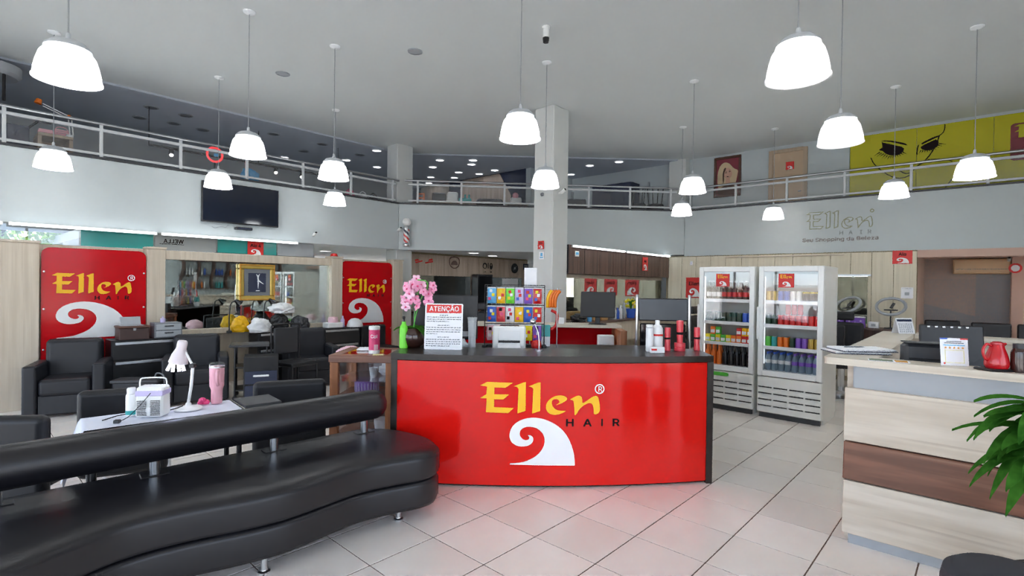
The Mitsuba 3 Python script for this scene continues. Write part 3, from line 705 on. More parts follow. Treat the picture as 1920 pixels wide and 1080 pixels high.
# ---- tub chairs turned away, behind the sofa
def tub(m, label):
    k = thing('tub_chair', label, 'chair', m, 'black chairs seen from behind the sofa')
    part(k, 'backrest', pillow(-.28, .28, -.29, -.19, .12, .765, .045, 2), 'leather_matt', 40)
    part(k, 'seat', pillow(-.26, .26, -.2, .28, .30, .44, .05, 2), 'leather_matt', 40)
    lg = mikit.ply(cyl((0, 0, 0), (0, 0, .31), .014, n=10), 'chrome', smooth=40)
    for x in (-.22, .22):
        for y in (-.22, .22): part(k, 'leg', lg, None, m=M4(x, y, 0))
    return k
T1 = tub(M4(-3.08, 3.30, 0, 8), 'black chair seen from behind at the far left edge, behind the sofa')
dup(T1, M4(-3.0, 4.1, 0, 25), 'black chair with a rounded back left of the towel covered table')
dup(T1, M4(-1.92, 4.52, 0, 22), 'black chair seen from behind between the table and the wooden display cabinet')

# ---- manicure table and what stands on it
tm_ = M4(-2.2, 3.32, 0, 42)
k = thing('manicure_table', 'small black table under a white towel behind the sofa', 'table', tm_)
part(k, 'table_top', box(-.42, .42, -.2, .2, .69, .72, .006), 'black_plastic')
lg = mikit.ply(cyl((0, 0, 0), (0, 0, .69), .016, n=10), 'black_plastic', smooth=40)
for x in (-.38, .38):
    for y in (-.16, .16): part(k, 'leg', lg, None, m=M4(x, y, 0))
def towel():
    X, Y = np.meshgrid(np.linspace(-.60, .40, 46), np.linspace(-.165, .30, 26), indexing='ij')
    P = np.stack([X, Y, 0 * X], -1)
    n = meshkit.fbm(np.stack([X * 7, Y * 7, 0 * X], -1), 3, 4) - .5
    e = np.maximum(-(X + .43), 0); e2 = np.maximum(Y - .205, 0)
    Z = .7235 + np.abs(n) * .006 - e * 1.6 - e2 * 1.8 + n * .05 * np.clip(e * 8, 0, 1)
    Xn = X + e * .55 + n * .05 * np.clip(e * 8, 0, 1); Yn = Y - e2 * .75
    v = np.stack([Xn, Yn, np.maximum(Z, .02)], -1).reshape(-1, 3)
    i, j = np.meshgrid(np.arange(45), np.arange(25), indexing='ij'); q = i * 26 + j
    f = np.concatenate([np.stack([q, q + 26, q + 27], -1).reshape(-1, 3), np.stack([q, q + 27, q + 1], -1).reshape(-1, 3)])
    return trimesh.Trimesh(v, f, process=False)
solo('towel', towel(), 'cloth_white', 'white towel spread over the small table and hanging down its left end', 'towel', tm_, smooth=True)
k = thing('air_cooler', 'small white desktop air cooler with a carrying handle and slotted front', 'fan', M4(-2.245, 3.25, .731, 10, .8))
part(k, 'body', box(-.095, .095, -.07, .075, 0, .235, .012), 'white_plastic')
part(k, 'water_tank', box(-.097, .097, -.072, .077, .165, .205, .004), 'lilac', label='pale violet water tank')
sl = mikit.ply(box(-.034, .034, -.003, .003, -.002, .002), 'dark_grey')
for r in range(11):
    for c in (-1, 1): part(k, 'slot', sl, None, m=M4(c * .047, -.0755, .02 + r * .011))
part(k, 'round_badge', mv(cyl((0, 0, 0), (0, 0, .004), .022, n=20), 0, -.074, .06, rx=90), 'white')
part(k, 'handle', tube(spline([(-.094, 0, .22), (-.094, 0, .27), (-.07, 0, .295), (.07, 0, .295), (.094, 0, .27), (.094, 0, .22)], 5), .006), 'white_plastic', True)
k = thing('lotion_bottle', 'white lotion bottle with a teal foot left of the air cooler', 'bottle', M4(-2.375, 3.24, .731, 0))
part(k, 'body', lathe([(0, 0), (.027, 0), (.03, .01), (.03, .12), (.027, .135), (0, .135)], 20), 'white_plastic', 40)
part(k, 'cap', lathe([(0, .136), (.024, .136), (.024, .168), (.02, .175), (0, .175)], 20), 'white', 40)
part(k, 'teal_band', lathe([(.0303, .01), (.0306, .01), (.0306, .035), (.0303, .035)], 20), 'teal', 40)
k = thing('desk_lamp', 'white jointed desk lamp with a cluster of glowing tubes beside the pink tumbler', 'lamp', M4(-2.13, 3.42, .731, 0, .93))
part(k, 'base', lathe([(0, 0), (.088, 0), (.09, .006), (.08, .016), (.03, .022), (.02, .03), (.016, .045), (0, .045)], 28), 'white_plastic', 40)
part(k, 'lower_arm', tube([(0, 0, .04), (.02, 0, .17), (.03, 0, .31)], .011), 'white_plastic', True)
part(k, 'upper_arm', tube([(.03, 0, .31), (-.015, 0, .39), (-.05, 0, .44)], .009), 'white_plastic', True)
j = part(k, 'joint', mv(cyl((0, -.02, 0), (0, .02, 0), .017, n=14), .03, 0, .31), 'black_plastic', 40)
part(k, 'head', mv(lathe([(0, .16), (.025, .16), (.032, .15), (.033, .10), (.05, .06), (.062, .0), (.058, .0), (.045, .06), (.0, .1)], 20), -.075, 0, .33, ry=12), 'blush', 40)
for n, (x, y, t) in enumerate(((-.125, -.01, 28), (-.088, -.03, 8), (-.06, -.02, -8), (-.045, 0, -16))):
    emit(k, 'glowing_tube', mv(cyl((0, 0, -.045), (0, 0, .02), .011, n=10), x, y, .315, ry=t), np.array([.75, .85, 1.3]) * 14)
part(k, 'cable', tube(spline([(-.02, -.03, .03), (-.08, -.09, .012), (-.18, -.16, .012), (-.3, -.22, .012), (-.36, -.32, -.002)], 5), .0035, 6), 'black_plastic', True)
k = thing('tumbler', 'tall pink insulated tumbler with a handle on the small table', 'cup', M4(-2.045, 3.60, .731, 0, .95))
part(k, 'body', lathe([(0, 0), (.034, 0), (.037, .01), (.038, .10), (.048, .13), (.05, .27), (0, .27)], 28), 'pink', 40)
part(k, 'lid', lathe([(0, .27), (.052, .27), (.052, .285), (.045, .295), (0, .295)], 28), 'clear_plastic', 40)
part(k, 'rim', lathe([(.0505, .262), (.052, .262), (.052, .272), (.0505, .272)], 28), 'steel', 40)
part(k, 'handle', tube(spline([(.03, -.04, .25), (.045, -.075, .24), (.045, -.08, .17), (.03, -.042, .14)], 5), .011), 'pink', True)
solo('toy_flower', cat_([mv(blob(.022, .022, .02, q, .2, 2, 2), *p) for q, p in enumerate(((0, 0, 0), (.03, .01, .0), (.015, -.01, .018)))]), 'magenta', 'small bright pink ornament behind the lamp base', 'ornament', M4(-2.13, 3.56, .731))
solo('tray', box(-.12, .12, -.15, .15, 0, .02, .004), 'dark_grey', 'dark flat tray at the right end of the small table', 'tray', M4(-1.80, 3.68, .7205, 42))
k = thing('power_adapter', 'black cable with a plug running down the front of the air cooler', 'cable', M4(-2.245, 3.25, .733, 10, .8))
part(k, 'lead', tube(spline([(.02, -.085, .19), (-.03, -.1, .12), (-.10, -.14, .03), (-.14, -.19, .004)], 5), .003, 6), 'black_plastic', True)
part(k, 'plug', box(-.17, -.13, -.22, -.18, -.004, .02, .004), 'black_plastic')

# ---- drawer units, boxes, bags and trolleys along the wall
def drawers(m, label):
    k = thing('drawer_unit', label, 'drawers', m, 'black drawer units along the left wall')
    part(k, 'carcass', box(-.38, .38, .02, .36, 0, .80, .004), 'black_plastic')
    pl = mikit.ply(box(-.37, .37, 0, .022, 0, .235, .003), 'black_plastic'); hp = mikit.ply(box(-.34, .34, -.012, .0, .19, .225, .003), 'steel')
    for q in range(3):
        dr_ = part(k, 'drawer', pl, None, m=M4(0, 0, .05 + q * .25)); part(dr_, 'handle', hp, None, m=M4(0, 0, .05 + q * .25))
    return k
D1 = drawers(M4(*W(1.88, 8.08), 0, RL), 'black drawer unit with steel pulls between the two left armchairs')
dup(D1, M4(*W(3.66, 8.06), 0, RL), 'black drawer unit with steel pulls beneath the pile of bags')
dup(D1, M4(*W(4.62, 8.02), 0, RL), 'black drawer unit with steel pulls in front of the second red panel')
q = M4(*W(1.75, 8.2), .80, RL)
k = thing('storage_box', 'dark brown lidded box on the drawer unit by the large red panel', 'box', q)
part(k, 'body', box(-.17, .15, -.13, .13, 0, .15, .006), 'brown_box'); part(k, 'lid', box(-.18, .16, -.14, .14, .15, .175, .006), 'brown'); part(k, 'clasp', box(-.03, .0, -.148, -.14, .12, .15), 'steel')
solo('radio', cat_([box(-.14, .1, -.08, .08, 0, .008), mv(box(-.13, .09, -.01, .01, 0, .11, .003), 0, .03, .006, rx=-20)]), 'silver_grey', 'silver mirror box standing on the brown box', 'box', M4(*W(1.75, 8.2), .976, RL))
k = thing('drawer_box', 'small grey plastic drawer box beside the brown box', 'box', M4(*W(2.12, 8.2), .80, RL))
part(k, 'case', box(-.16, .16, -.12, .13, 0, .20, .006), 'mid_grey')
for z in (.015, .105):
    d_ = part(k, 'drawer', box(-.145, .145, -.132, -.118, z, z + .08, .004), 'silver_grey'); part(d_, 'handle', box(-.05, .05, -.145, -.13, z + .045, z + .06), 'dark_grey')
solo('perfume', lathe([(0, 0), (.03, 0), (.032, .05), (.01, .06), (.01, .08), (0, .08)], 16), 'lilac', 'small lilac bottle on the grey drawer box', 'bottle', M4(*W(2.08, 8.2), 1.001, RL), smooth=40)
k = thing('suitcase', 'black soft travel bag standing right of the left armchair', 'bag', M4(-4.46, 6.2, 0, 12, .82))
part(k, 'body', pillow(-.3, .3, -.13, .13, 0, .46, .05, 2), 'leather_matt', 40)
part(k, 'front_pocket', pillow(-.26, .26, -.16, -.12, .05, .30, .02, 2), 'dark_grey', 40)
part(k, 'flap', mv(pillow(-.31, .31, -.15, .15, .0, .05, .02, 2), 0, 0, .43), 'dark_grey', 40)
part(k, 'handle', tube(spline([(.2, 0, .46), (.24, 0, .55), (.33, 0, .5), (.33, 0, .3)], 5), .012), 'mid_grey', True)
# trolley and the pile of bags
k = thing('trolley', 'tall black equipment trolley on castors right of the middle armchair', 'trolley', M4(-3.53, 7.04, 0, 25))
part(k, 'tray_top', box(-.26, .22, -.2, .2, .70, .73, .006), 'dark_grey')
for z in (.12, .42): part(k, 'shelf', box(-.2, .2, -.18, .18, z, z + .02, .004), 'black_plastic')
po = mikit.ply(cyl((0, 0, .06), (0, 0, .70), .012, n=8), 'black_plastic', smooth=40); ca = mikit.ply(cyl((0, -.012, .03), (0, .012, .03), .03, n=14), 'rubber', smooth=40)
for x in (-.19, .19):
    for y in (-.17, .17): part(k, 'post', po, None, m=M4(x, y, 0)); part(k, 'castor', ca, None, m=M4(x, y, 0))
k = thing('drawer_cart', 'black plastic drawer cart with white pulls under the folding chair', 'trolley', M4(-3.24, 6.72, 0, 25))
part(k, 'case', box(-.2, .2, -.18, .18, .06, .62, .008), 'black_plastic')
for z in (.10, .28):
    d_ = part(k, 'drawer', box(-.185, .185, -.195, -.178, z, z + .16, .006), 'blue_dark'); part(d_, 'handle', box(-.09, .09, -.21, -.193, z + .09, z + .115, .004), 'white')
for x in (-.16, .16):
    for y in (-.14, .14): part(k, 'castor', ca, None, m=M4(x, y, 0))
k = thing('folding_chair', 'black framed stacking chair with a grey back in front of the drawer unit', 'chair', M4(-3.0, 7.2, 0, 60))
part(k, 'seat', pillow(-.22, .22, -.22, .22, .42, .48, .025, 2), 'leather_matt', 40)
part(k, 'backrest', pillow(-.19, .19, .19, .23, .56, .93, .018, 2), 'dark_grey', 40)
part(k, 'back_frame', tube(spline([(-.22, .21, .44), (-.22, .22, .9), (-.17, .22, .97), (.17, .22, .97), (.22, .22, .9), (.22, .21, .44)], 5), .013), 'black_plastic', True)
for x in (-.2, .2):
    for y in (-.2, .2): part(k, 'leg', cyl((x, y, 0), (x, y, .43), .012, n=8), 'black_plastic', True)
zb = .80
solo('handbag', blob(.17, .11, .14, 3, .3), 'white', 'white patterned bag in front of the pile on the drawer unit', 'bag', M4(*W(3.32, 8.1), zb, RL), smooth=True)
solo('handbag', blob(.14, .11, .17, 5, .3), 'black_plastic', 'black shiny bag in the middle of the pile on the drawer unit', 'bag', M4(*W(3.66, 8.18), zb, RL), smooth=True)
solo('handbag', blob(.2, .12, .10, 8, .35), 'white', 'crumpled white bag on top of the black bags', 'bag', M4(*W(3.7, 8.2), zb + .275, RL), smooth=True)
solo('handbag', blob(.15, .11, .14, 11, .35), 'dark_grey', 'dark crumpled bag at the right end of the pile', 'bag', M4(*W(3.97, 8.14), zb, RL), smooth=True)
solo('handbag', blob(.13, .08, .15, 21, .25), 'yellow', 'yellow bag between the two black lamps', 'bag', M4(*W(3.12, 8.32), .80, RL), smooth=True)
def gooseneck(m, label):
    k = thing('gooseneck_lamp', label, 'lamp', m, 'black jointed lamps by the mirror')
    part(k, 'stem', tube(spline([(0, 0, 0), (0, 0, .25), (.02, 0, .42), (.08, 0, .47)], 5), .009), 'black_plastic', True)
    part(k, 'head', mv(lathe([(0, .09), (.025, .09), (.03, .06), (.055, .0), (.05, .0), (0, .05)], 18), .15, 0, .42, ry=-50), 'black_gloss', 40)
    part(k, 'clamp', box(-.03, .03, -.03, .03, -.01, .03, .004), 'black_plastic')
    return k
G1 = gooseneck(M4(*W(2.92, 8.2), .81, RL), 'black jointed lamp standing left of the yellow bag')
dup(G1, M4(*W(3.46, 8.3), .81, RL), 'black jointed lamp leaning over the white bag')
# things on the right drawer unit
k = thing('wax_heater', 'white appliance on the right drawer unit', 'appliance', M4(*W(4.55, 8.15), .80, RL))
part(k, 'body', box(-.14, .14, -.1, .1, 0, .09, .01), 'white_plastic'); part(k, 'pot', lathe([(0, .09), (.08, .09), (.085, .14), (.07, .18), (0, .19)], 20), 'pink_light', 40)
solo('bowl', lathe([(0, .15), (.06, .14), (.11, .1), (.135, .03), (.135, 0), (0, 0)], 24), 'white', 'white dome shaped bowl upside down on the right drawer unit', 'bowl', M4(*W(4.95, 8.12), .80, RL), smooth=40)
solo('perfume', lathe([(0, 0), (.035, 0), (.035, .12), (.015, .15), (.015, .19), (0, .19)], 16), 'lilac', 'violet pump bottle on the right drawer unit', 'bottle', M4(*W(4.76, 8.2), .80, RL), smooth=40)
k = thing('padded_chair', 'black padded chair back behind the pink canister', 'chair', M4(-2.55, 9.5, 0, RL)); part(k, 'backrest', pillow(-.27, .27, -.05, .05, .3, .80, .045, 2), 'leather_matt', 40); part(k, 'seat', pillow(-.26, .26, -.5, -.02, .34, .44, .04, 2), 'leather_matt', 40)
for x in (-.22, .22):
    for y in (-.44, -.03): part(k, 'leg', cyl((x, y, 0), (x, y, .36), .015, n=8), 'black_plastic', True)
# ================================================================ middle: on and behind the reception counter
CT = 1.031
k = thing('notice_stand', 'white ATENÇÃO notice in an acrylic stand on the left end of the red counter', 'sign', M4(-.57, 4.33, CT, -2))
part(k, 'plate', mv(plate(rrect(-.16, .16, 0, .385, .012), .004), 0, 0, 0, rx=-6), 'paper')
part(k, 'heading_band', mv(plate(sbox(-.147, .305, .147, .375), .001, -.0042), 0, 0, 0, rx=-6), 'red')
part(k, 'heading', mv(words('ATENÇÃO', .04, .0015, True, 0, -.0052, .321, center=True, w=.25), rx=-6), 'white')
random.seed(3)
def textline(w, x, z, h=.0075):
    out, p = [], x
    while p < x + w:
        q = min(x + w, p + random.uniform(.006, .026)); out.append(sbox(p, z, q, z + h)); p = q + .006
    return out
tl = []
for z, w, c in ((.282, .07, 1), (.266, .29, 0), (.248, .29, 0), (.231, .19, 0), (.198, .1, 1), (.18, .29, 0), (.162, .29, 0), (.144, .29, 0), (.127, .09, 0), (.1, .1, 1), (.08, .29, 0), (.062, .29, 0), (.044, .29, 0), (.026, .2, 0)):
    tl += textline(w, -w / 2 if c else -.145, z)
part(k, 'small_print', mv(plate(unary_union(tl), .0008, -.0042), rx=-6), 'mid_grey', kind='stuff')
part(k, 'foot', box(-.16, .16, -.01, .1, 0, .006), 'clear_plastic')
# orchid
k = thing('orchid', 'pink orchid in a shiny dark brown bowl on the left end of the red counter', 'flower', M4(-.85, 4.47, CT, 0))
part(k, 'pot', lathe([(0, 0), (.055, 0), (.092, .03), (.108, .08), (.10, .13), (.075, .165), (.065, .165), (.088, .13), (.09, .08), (0, .04)], 28), 'brown_gloss', 40)
part(k, 'soil', lathe([(0, .15), (.068, .145), (0, .14)], 16), 'brown')
stem = spline([(0, 0, .14), (.03, 0, .3), (.08, 0, .45), (.12, 0, .52), (.11, -.02, .57), (.04, -.03, .58)], 5)
part(k, 'stem', tube(stem, .005, 6), 'green', True)
part(k, 'stem', tube(spline([(.01, 0, .14), (.01, .02, .3), (.03, .02, .45), (.06, 0, .5)], 5), .004, 6), 'green', True)
def leaf_mesh(L, w, droop, n=8):
    t = np.linspace(0, 1, n)[:, None]; wd = w * np.sin(np.pi * np.clip(t * .94 + .05, 0, 1)) ** .7
    c = np.concatenate([L * t * (1 - .15 * droop * t), 0 * t, L * (.55 * t - droop * t ** 2)], 1)
    e = np.array([[0, 1, 0]]); l, r_ = c - e * wd + [0, 0, .01], c + e * wd + [0, 0, .01]
    v = np.concatenate([l, c, r_]); f = []
    for i in range(n - 1):
        for o in (0, n): f += [[o + i, o + i + 1, o + n + i + 1], [o + i, o + n + i + 1, o + n + i]]
    return trimesh.Trimesh(v, f, process=False)
for q, (az, L, dr) in enumerate(((20, .2, .7), (140, .22, .8), (200, .18, .6), (320, .2, .9), (75, .17, .5))):
    part(k, 'leaf', mv(leaf_mesh(L, .035, dr), 0, 0, .15, az), 'leaf', True)
pet = trimesh.creation.icosphere(subdivisions=2); pet.apply_scale((.032, .007, .024))
random.seed(11)
for q in range(26):
    t = q / 25; c = np.array([.02 + .12 * t - .10 * (t > .8) * (t - .8) * 5, -.03, .36 + .24 * t - .05 * (t > .8)]) + np.array([random.uniform(-.13, .08), random.uniform(-.06, .04), random.uniform(-.05, .06)])
    ps = [mv(mv(pet, .03, 0, 0), 0, 0, 0, 0, 0, a) for a in (90, 162, 18, 234, 306)]
    m_ = M4(c[0], c[1], c[2], random.uniform(-50, 50), random.uniform(.62, .85), random.uniform(-30, 20))
    fl = part(k, 'blossom', cat_(ps), ('petal', 'petal_pale')[q % 3 == 1], True, m=m_)
    part(fl, 'lip', mv(trimesh.creation.icosphere(subdivisions=1, radius=.01), 0, -.012, -.004), 'magenta', True, m=m_)
for q in range(3): part(k, 'bud', mv(trimesh.creation.icosphere(subdivisions=1, radius=.011), .15 + .012 * q, -.03, .43 - .03 * q), 'lemon', True)
k = thing('squeeze_bottle', 'bright green bottle with a black stopper at the left corner of the red counter', 'bottle', M4(-.915, 4.40, CT))
part(k, 'body', lathe([(0, 0), (.034, 0), (.036, .01), (.036, .15), (.03, .185), (.018, .205), (.018, .225), (0, .225)], 24), 'lime', 40)
part(k, 'stopper', lathe([(0, .225), (.01, .225), (.008, .245), (.013, .255), (.009, .27), (0, .27)], 16), 'black_plastic', 40)
k = thing('phone_stand', 'chrome gooseneck holder with a ball head on the red counter', 'stand', M4(.235, 4.34, CT))
part(k, 'pole', tube(spline([(0, 0, 0), (-.005, 0, .12), (-.03, 0, .2), (-.05, 0, .235)], 5), .006), 'chrome', True)
part(k, 'ball', mv(trimesh.creation.icosphere(subdivisions=2, radius=.026), -.055, 0, .245), 'chrome', True)
part(k, 'foot', lathe([(0, 0), (.03, 0), (.03, .006), (0, .008)], 18), 'chrome', 40)
def product(name, x, y, prof, bs, label, cat, extra=(), group=None):
    k = thing(name, label, cat, M4(x, y, CT), group)
    part(k, 'body', lathe(prof, 24), bs, 40)
    for n, p, b in extra: part(k, n, lathe(p, 24), b, 40)
    return k
product('shampoo_bottle', 1.175, 4.40, [(0, 0), (.03, 0), (.032, .01), (.032, .2), (0, .205)], 'white', 'shorter white hair product bottle beside the tall one', 'bottle', [('cap', [(0, .205), (.029, .205), (.029, .228), (0, .23)], 'white_plastic')])
product('shampoo_bottle', 1.255, 4.45, [(0, 0), (.043, 0), (.046, .012), (.046, .19), (.03, .22), (.02, .225), (0, .225)], 'white', 'tall white hair product bottle with a narrow cap on the red counter', 'bottle',
        [('cap', [(0, .225), (.02, .225), (.018, .262), (0, .265)], 'white_plastic'), ('red_print', [(.0463, .13), (.0466, .13), (.0466, .145), (.0463, .145)], 'red')])
TUBE = [(0, 0), (.025, 0), (.027, .008), (.023, .05), (.026, .17), (.024, .2), (0, .2)]
for x, y, l in ((1.345, 4.46, 'red hair product bottle left of the stacked red one'), (1.62, 4.52, 'red hair product bottle nearest the right corner of the red counter')):
    product('red_bottle', x, y, TUBE, 'rose_red', l, 'bottle', [('band', [(.0262, .10), (.0268, .10), (.0268, .115), (.0262, .115)], 'ink')])
product('red_jar', 1.455, 4.47, [(0, 0), (.045, 0), (.047, .006), (.047, .03), (.043, .034), (.047, .038), (.047, .068), (0, .07)], 'rose_red', 'stacked red jars under the tallest red bottle', 'jar')
k = thing('red_bottle', 'tallest red hair product bottle standing on red jars', 'bottle', M4(1.455, 4.47, CT + .0705)); part(k, 'body', lathe([(0, 0), (.024, 0), (.025, .03), (.029, .16), (.029, .19), (0, .195)], 24), 'rose_red', 40); part(k, 'band', lathe([(.0262, .07), (.0278, .07), (.0278, .09), (.0262, .09)], 20), 'ink', 40)
k = thing('leaflet_holder', 'small white box with red print in front of the white bottles', 'box', M4(1.215, 4.31, CT, -4)); part(k, 'body', box(-.06, .06, -.02, .02, 0, .05, .003), 'white'); part(k, 'print', box(-.05, -.005, -.0212, -.02, .02, .036), 'red')

# behind the counter
DK = .956
k = thing('monitor', 'large dark monitor seen from behind, beside the ATENÇÃO notice', 'monitor', M4(-.62, 4.88, DK, 6))
part(k, 'screen', box(-.30, .30, -.02, .02, .10, .52, .012), 'black_plastic'); part(k, 'rear_bulge', box(-.15, .15, -.045, -.02, .16, .40, .012), 'black_plastic')
part(k, 'stand', [box(-.04, .04, -.01, .03, .0, .2, .004)], 'black_plastic'); part(k, 'foot', box(-.12, .12, -.09, .09, 0, .012, .004), 'black_plastic'); part(k, 'label', box(.12, .22, -.0215, -.02, .13, .18), 'silver_grey')
k = thing('printer', 'small white printer with paper in its tray behind the red counter', 'printer', M4(-.02, 4.93, DK, 0))
part(k, 'body', box(-.155, .155, -.12, .12, 0, .235, .014), 'white_plastic'); part(k, 'top_slot', box(-.09, .09, -.06, .05, .234, .238), 'black'); part(k, 'slot', box(-.1, .1, -.123, -.119, .085, .105), 'black')
part(k, 'front_cover', box(-.1, .1, -.124, -.12, .11, .2, .001), 'white'); part(k, 'paper_tray', mv(box(-.105, .105, -.15, 0, 0, .008, .002), 0, -.115, .07, rx=18), 'paper')
k = thing('cup_tube', 'clear plastic cups stacked in a tall column left of the printer', 'cup', M4(-.36, 4.74, DK)); part(k, 'cups', lathe([(0, 0), (.033, 0), (.036, .27), (.046, .32), (.04, .3), (.03, .02), (0, .02)], 20), 'frosted', 40)
solo('crumpled_bag', blob(.075, .06, .08, 4, .5), 'frosted', 'crumpled clear plastic bag between the monitor and the cups', 'bag', M4(-.47, 4.74, DK), smooth=True)
solo('fruit', mv(trimesh.creation.icosphere(subdivisions=3, radius=.035), 0, 0, .035), 'orange', 'orange object right of the ATENÇÃO notice', 'fruit', M4(-.56, 4.70, DK), smooth=True)
solo('santa_ball', mv(trimesh.creation.icosphere(subdivisions=3, radius=.05), 0, 0, .05), 'red', 'red round jar right of the printer', 'jar', M4(.24, 4.95, DK), smooth=True)
# snack rack
k = thing('snack_rack', 'wire counter rack filled with three rows of snack packets', 'rack', M4(.03, 5.22, DK, 0))
part(k, 'frame', [tube([(-.30, 0, 0), (-.30, 0, .62), (.30, 0, .62), (.30, 0, 0)], .006, 6)] + [cyl((-.30, 0, z), (.30, 0, z), .004, n=6) for z in (.23, .42, .60)], 'black_plastic', True)
part(k, 'wire_grid', [cyl((x, .012, .08), (x, .012, .61), .0025, n=6) for x in np.linspace(-.28, .28, 13)] + [cyl((-.29, .012, z), (.29, .012, z), .0025, n=6) for z in np.linspace(.1, .6, 11)], 'steel', True)
part(k, 'base', [box(-.32, -.28, -.1, .1, 0, .02), box(.28, .32, -.1, .1, 0, .02), box(-.28, .28, .0, .02, 0, .02)], 'black_plastic')
cols = [['sky_blue', 'yellow', 'lime', 'lilac', 'purple', 'crimson'], ['blue', 'rose_red', 'paper', 'yellow', 'blue', 'red'], ['pink_light', 'orange', 'tan', 'dark_grey', 'lemon', 'purple']]
nm = {'sky_blue': 'sky blue', 'rose_red': 'red and white', 'paper': 'black and white', 'pink_light': 'pale pink', 'dark_grey': 'dark', 'tan': 'tan', 'lemon': 'yellow'}
def packet(c, s=1):
    X, Z = np.meshgrid(np.linspace(-.042, .042, 7), np.linspace(0, .155, 9), indexing='ij')
    b = .014 * np.maximum(0, np.cos(X / .042 * 1.5)) * np.maximum(0, np.sin(Z / .155 * np.pi)) ** .5
    v = np.concatenate([np.stack([X, -b - .001, Z], -1).reshape(-1, 3), np.stack([X, b * .5 + .001, Z], -1).reshape(-1, 3)])
    i, j = np.meshgrid(np.arange(6), np.arange(8), indexing='ij'); q = (i * 9 + j).ravel()
    f = np.concatenate([np.stack([q, q + 9, q + 10], 1), np.stack([q, q + 10, q + 1], 1)])
    return mikit.ply(trimesh.Trimesh(v, np.concatenate([f, f[:, ::-1] + 63])), c, smooth=True)
PK = {c: packet(c) for r in cols for c in r}
pb = {c: mikit.ply(box(-.014, .014, -.0165, -.012, 0, .03), c) for c in ('white', 'ink', 'lemon', 'red', 'blue', 'magenta')}
seal_ = mikit.ply(box(-.042, .042, -.004, .002, .15, .163), 'frosted')
for r in range(3):
    for c in range(6):
        col = cols[r][c]
        s_ = thing('snack_packet', f"{nm.get(col, col)} snack packet, {ORD[c]} from left in the {['top', 'middle', 'bottom'][r]} row of the rack", 'packet', M4(-.10 + c * .0915 - .10, 5.20, DK + .435 - r * .185), 'snack packets on the counter rack')
        part(s_, 'pouch', PK[col], None)
        for w_, (x_, z_) in zip(random.sample(['white', 'ink', 'lemon', 'red', 'blue', 'magenta'], 3), ((-.018, .03), (.012, .065), (-.008, .10))): part(s_, 'print', pb[w_], None, m=M4(x_ + random.uniform(-.006, .006), 0, z_ + random.uniform(-.012, .012)))
        part(s_, 'seal', seal_, None)
k = thing('price_card', 'white sheet standing behind the snack rack beside the column', 'sign', M4(.19, 5.34, DK)); part(k, 'sheet', box(-.065, .065, 0, .004, .58, .80), 'paper'); part(k, 'rod', box(-.006, .006, .004, .01, 0, .62), 'steel')
for q in range(4):
    c = ('yellow', 'orange', 'orange', 'orange')[q]
    solo('plastic_scoop', tube(spline([(0, 0, 0), (.0, -.01, .08), (.02, -.012, .14), (.045, -.012, .17)], 5), np.linspace(.014, .02, 16), 8), c, f'{"yellow" if q == 0 else "orange"} plastic scraper, {ORD[q]} from left right of the snack rack', 'tool', M4(.36 + q * .026, 5.22, DK + .40), smooth=True, group='plastic scrapers beside the rack')
k = thing('tool_hanger', 'small rail holding the scrapers beside the snack rack', 'rack', M4(.40, 5.235, DK)); part(k, 'post', cyl((.06, 0, 0), (.06, 0, .6), .006, n=8), 'steel', True); part(k, 'rail', cyl((-.06, 0, .58), (.1, 0, .58), .005, n=8), 'steel', True)
solo('red_bracket', tube(spline([(0, 0, 0), (.05, 0, .05), (.06, 0, .16), (.0, 0, .2)], 6), .014), 'red', 'red curved handle below the orange scrapers', 'tool', M4(.40, 5.25, DK + .17), smooth=True)
k = thing('tea_box', 'green and cream box beside the red handle', 'box', M4(.35, 5.3, DK + .0)); part(k, 'body', box(-.045, .045, -.04, .04, 0, .21, .004), 'paper'); part(k, 'green_top', box(-.046, .046, -.041, .041, .1, .215, .004), 'teal')

# rear reception desk
k = thing('rear_desk', 'wooden rear reception desk with a red inner panel behind the counter', 'desk', M4(.0, 6.5, 0, -2))
part(k, 'top', box(-1.2, 1.38, 0, .42, 1.05, 1.085, .004), 'oak_top'); part(k, 'red_panel', box(-1.15, 1.3, .33, .36, .2, 1.05), 'red_panel'); part(k, 'outer_panel', box(-1.2, 1.38, .37, .40, 0, 1.05), 'dark_wood')
part(k, 'end_panel', box(1.3, 1.38, -.35, .37, 0, 1.05, .004), 'walnut_upright'); part(k, 'work_top', box(-1.15, 1.3, -.35, .33, .74, .77, .004), 'dark_wood')
put_logo(k, .0, .62, 0, .95, .26, .42, .53, .06, .24, .22, .5, .36, m=M4(-.02, .402, 0, 180))
part(k, 'outer_red', box(-1.15, 1.3, .40, .402, .06, 1.0), 'red_gloss')
DR = 1.086
k = thing('monitor', 'tilted black monitor seen from behind on the rear desk', 'monitor', M4(1.10, 6.62, DR, -14))
part(k, 'screen', mv(box(-.22, .22, -.015, .015, .0, .33, .008), 0, -.02, .09, rx=-10), 'black_plastic'); part(k, 'stand', box(-.03, .03, -.01, .03, 0, .2, .004), 'black_plastic'); part(k, 'foot', box(-.11, .11, -.07, .08, 0, .012, .004), 'black_plastic')
solo('card_reader', box(-.05, .05, -.03, .03, 0, .08, .006), 'white', 'white card reader left of the tilted monitor', 'device', M4(.62, 6.6, DR))
k = thing('phone', 'white device with papers in front of the tilted monitor', 'device', M4(1.17, 6.42, .772)); part(k, 'body', box(-.1, .1, -.06, .06, 0, .2, .01), 'white'); part(k, 'sheets', box(-.2, .1, -.09, -.065, 0, .02), 'paper')
solo('papers', cat_([mv(box(-.12, .12, -.08, .08, 0, .004), q * .05, 0, q * .0045, q * 11) for q in range(4)]), 'paper', 'loose papers spread on the rear work top', 'papers', M4(.75, 6.32, .772))
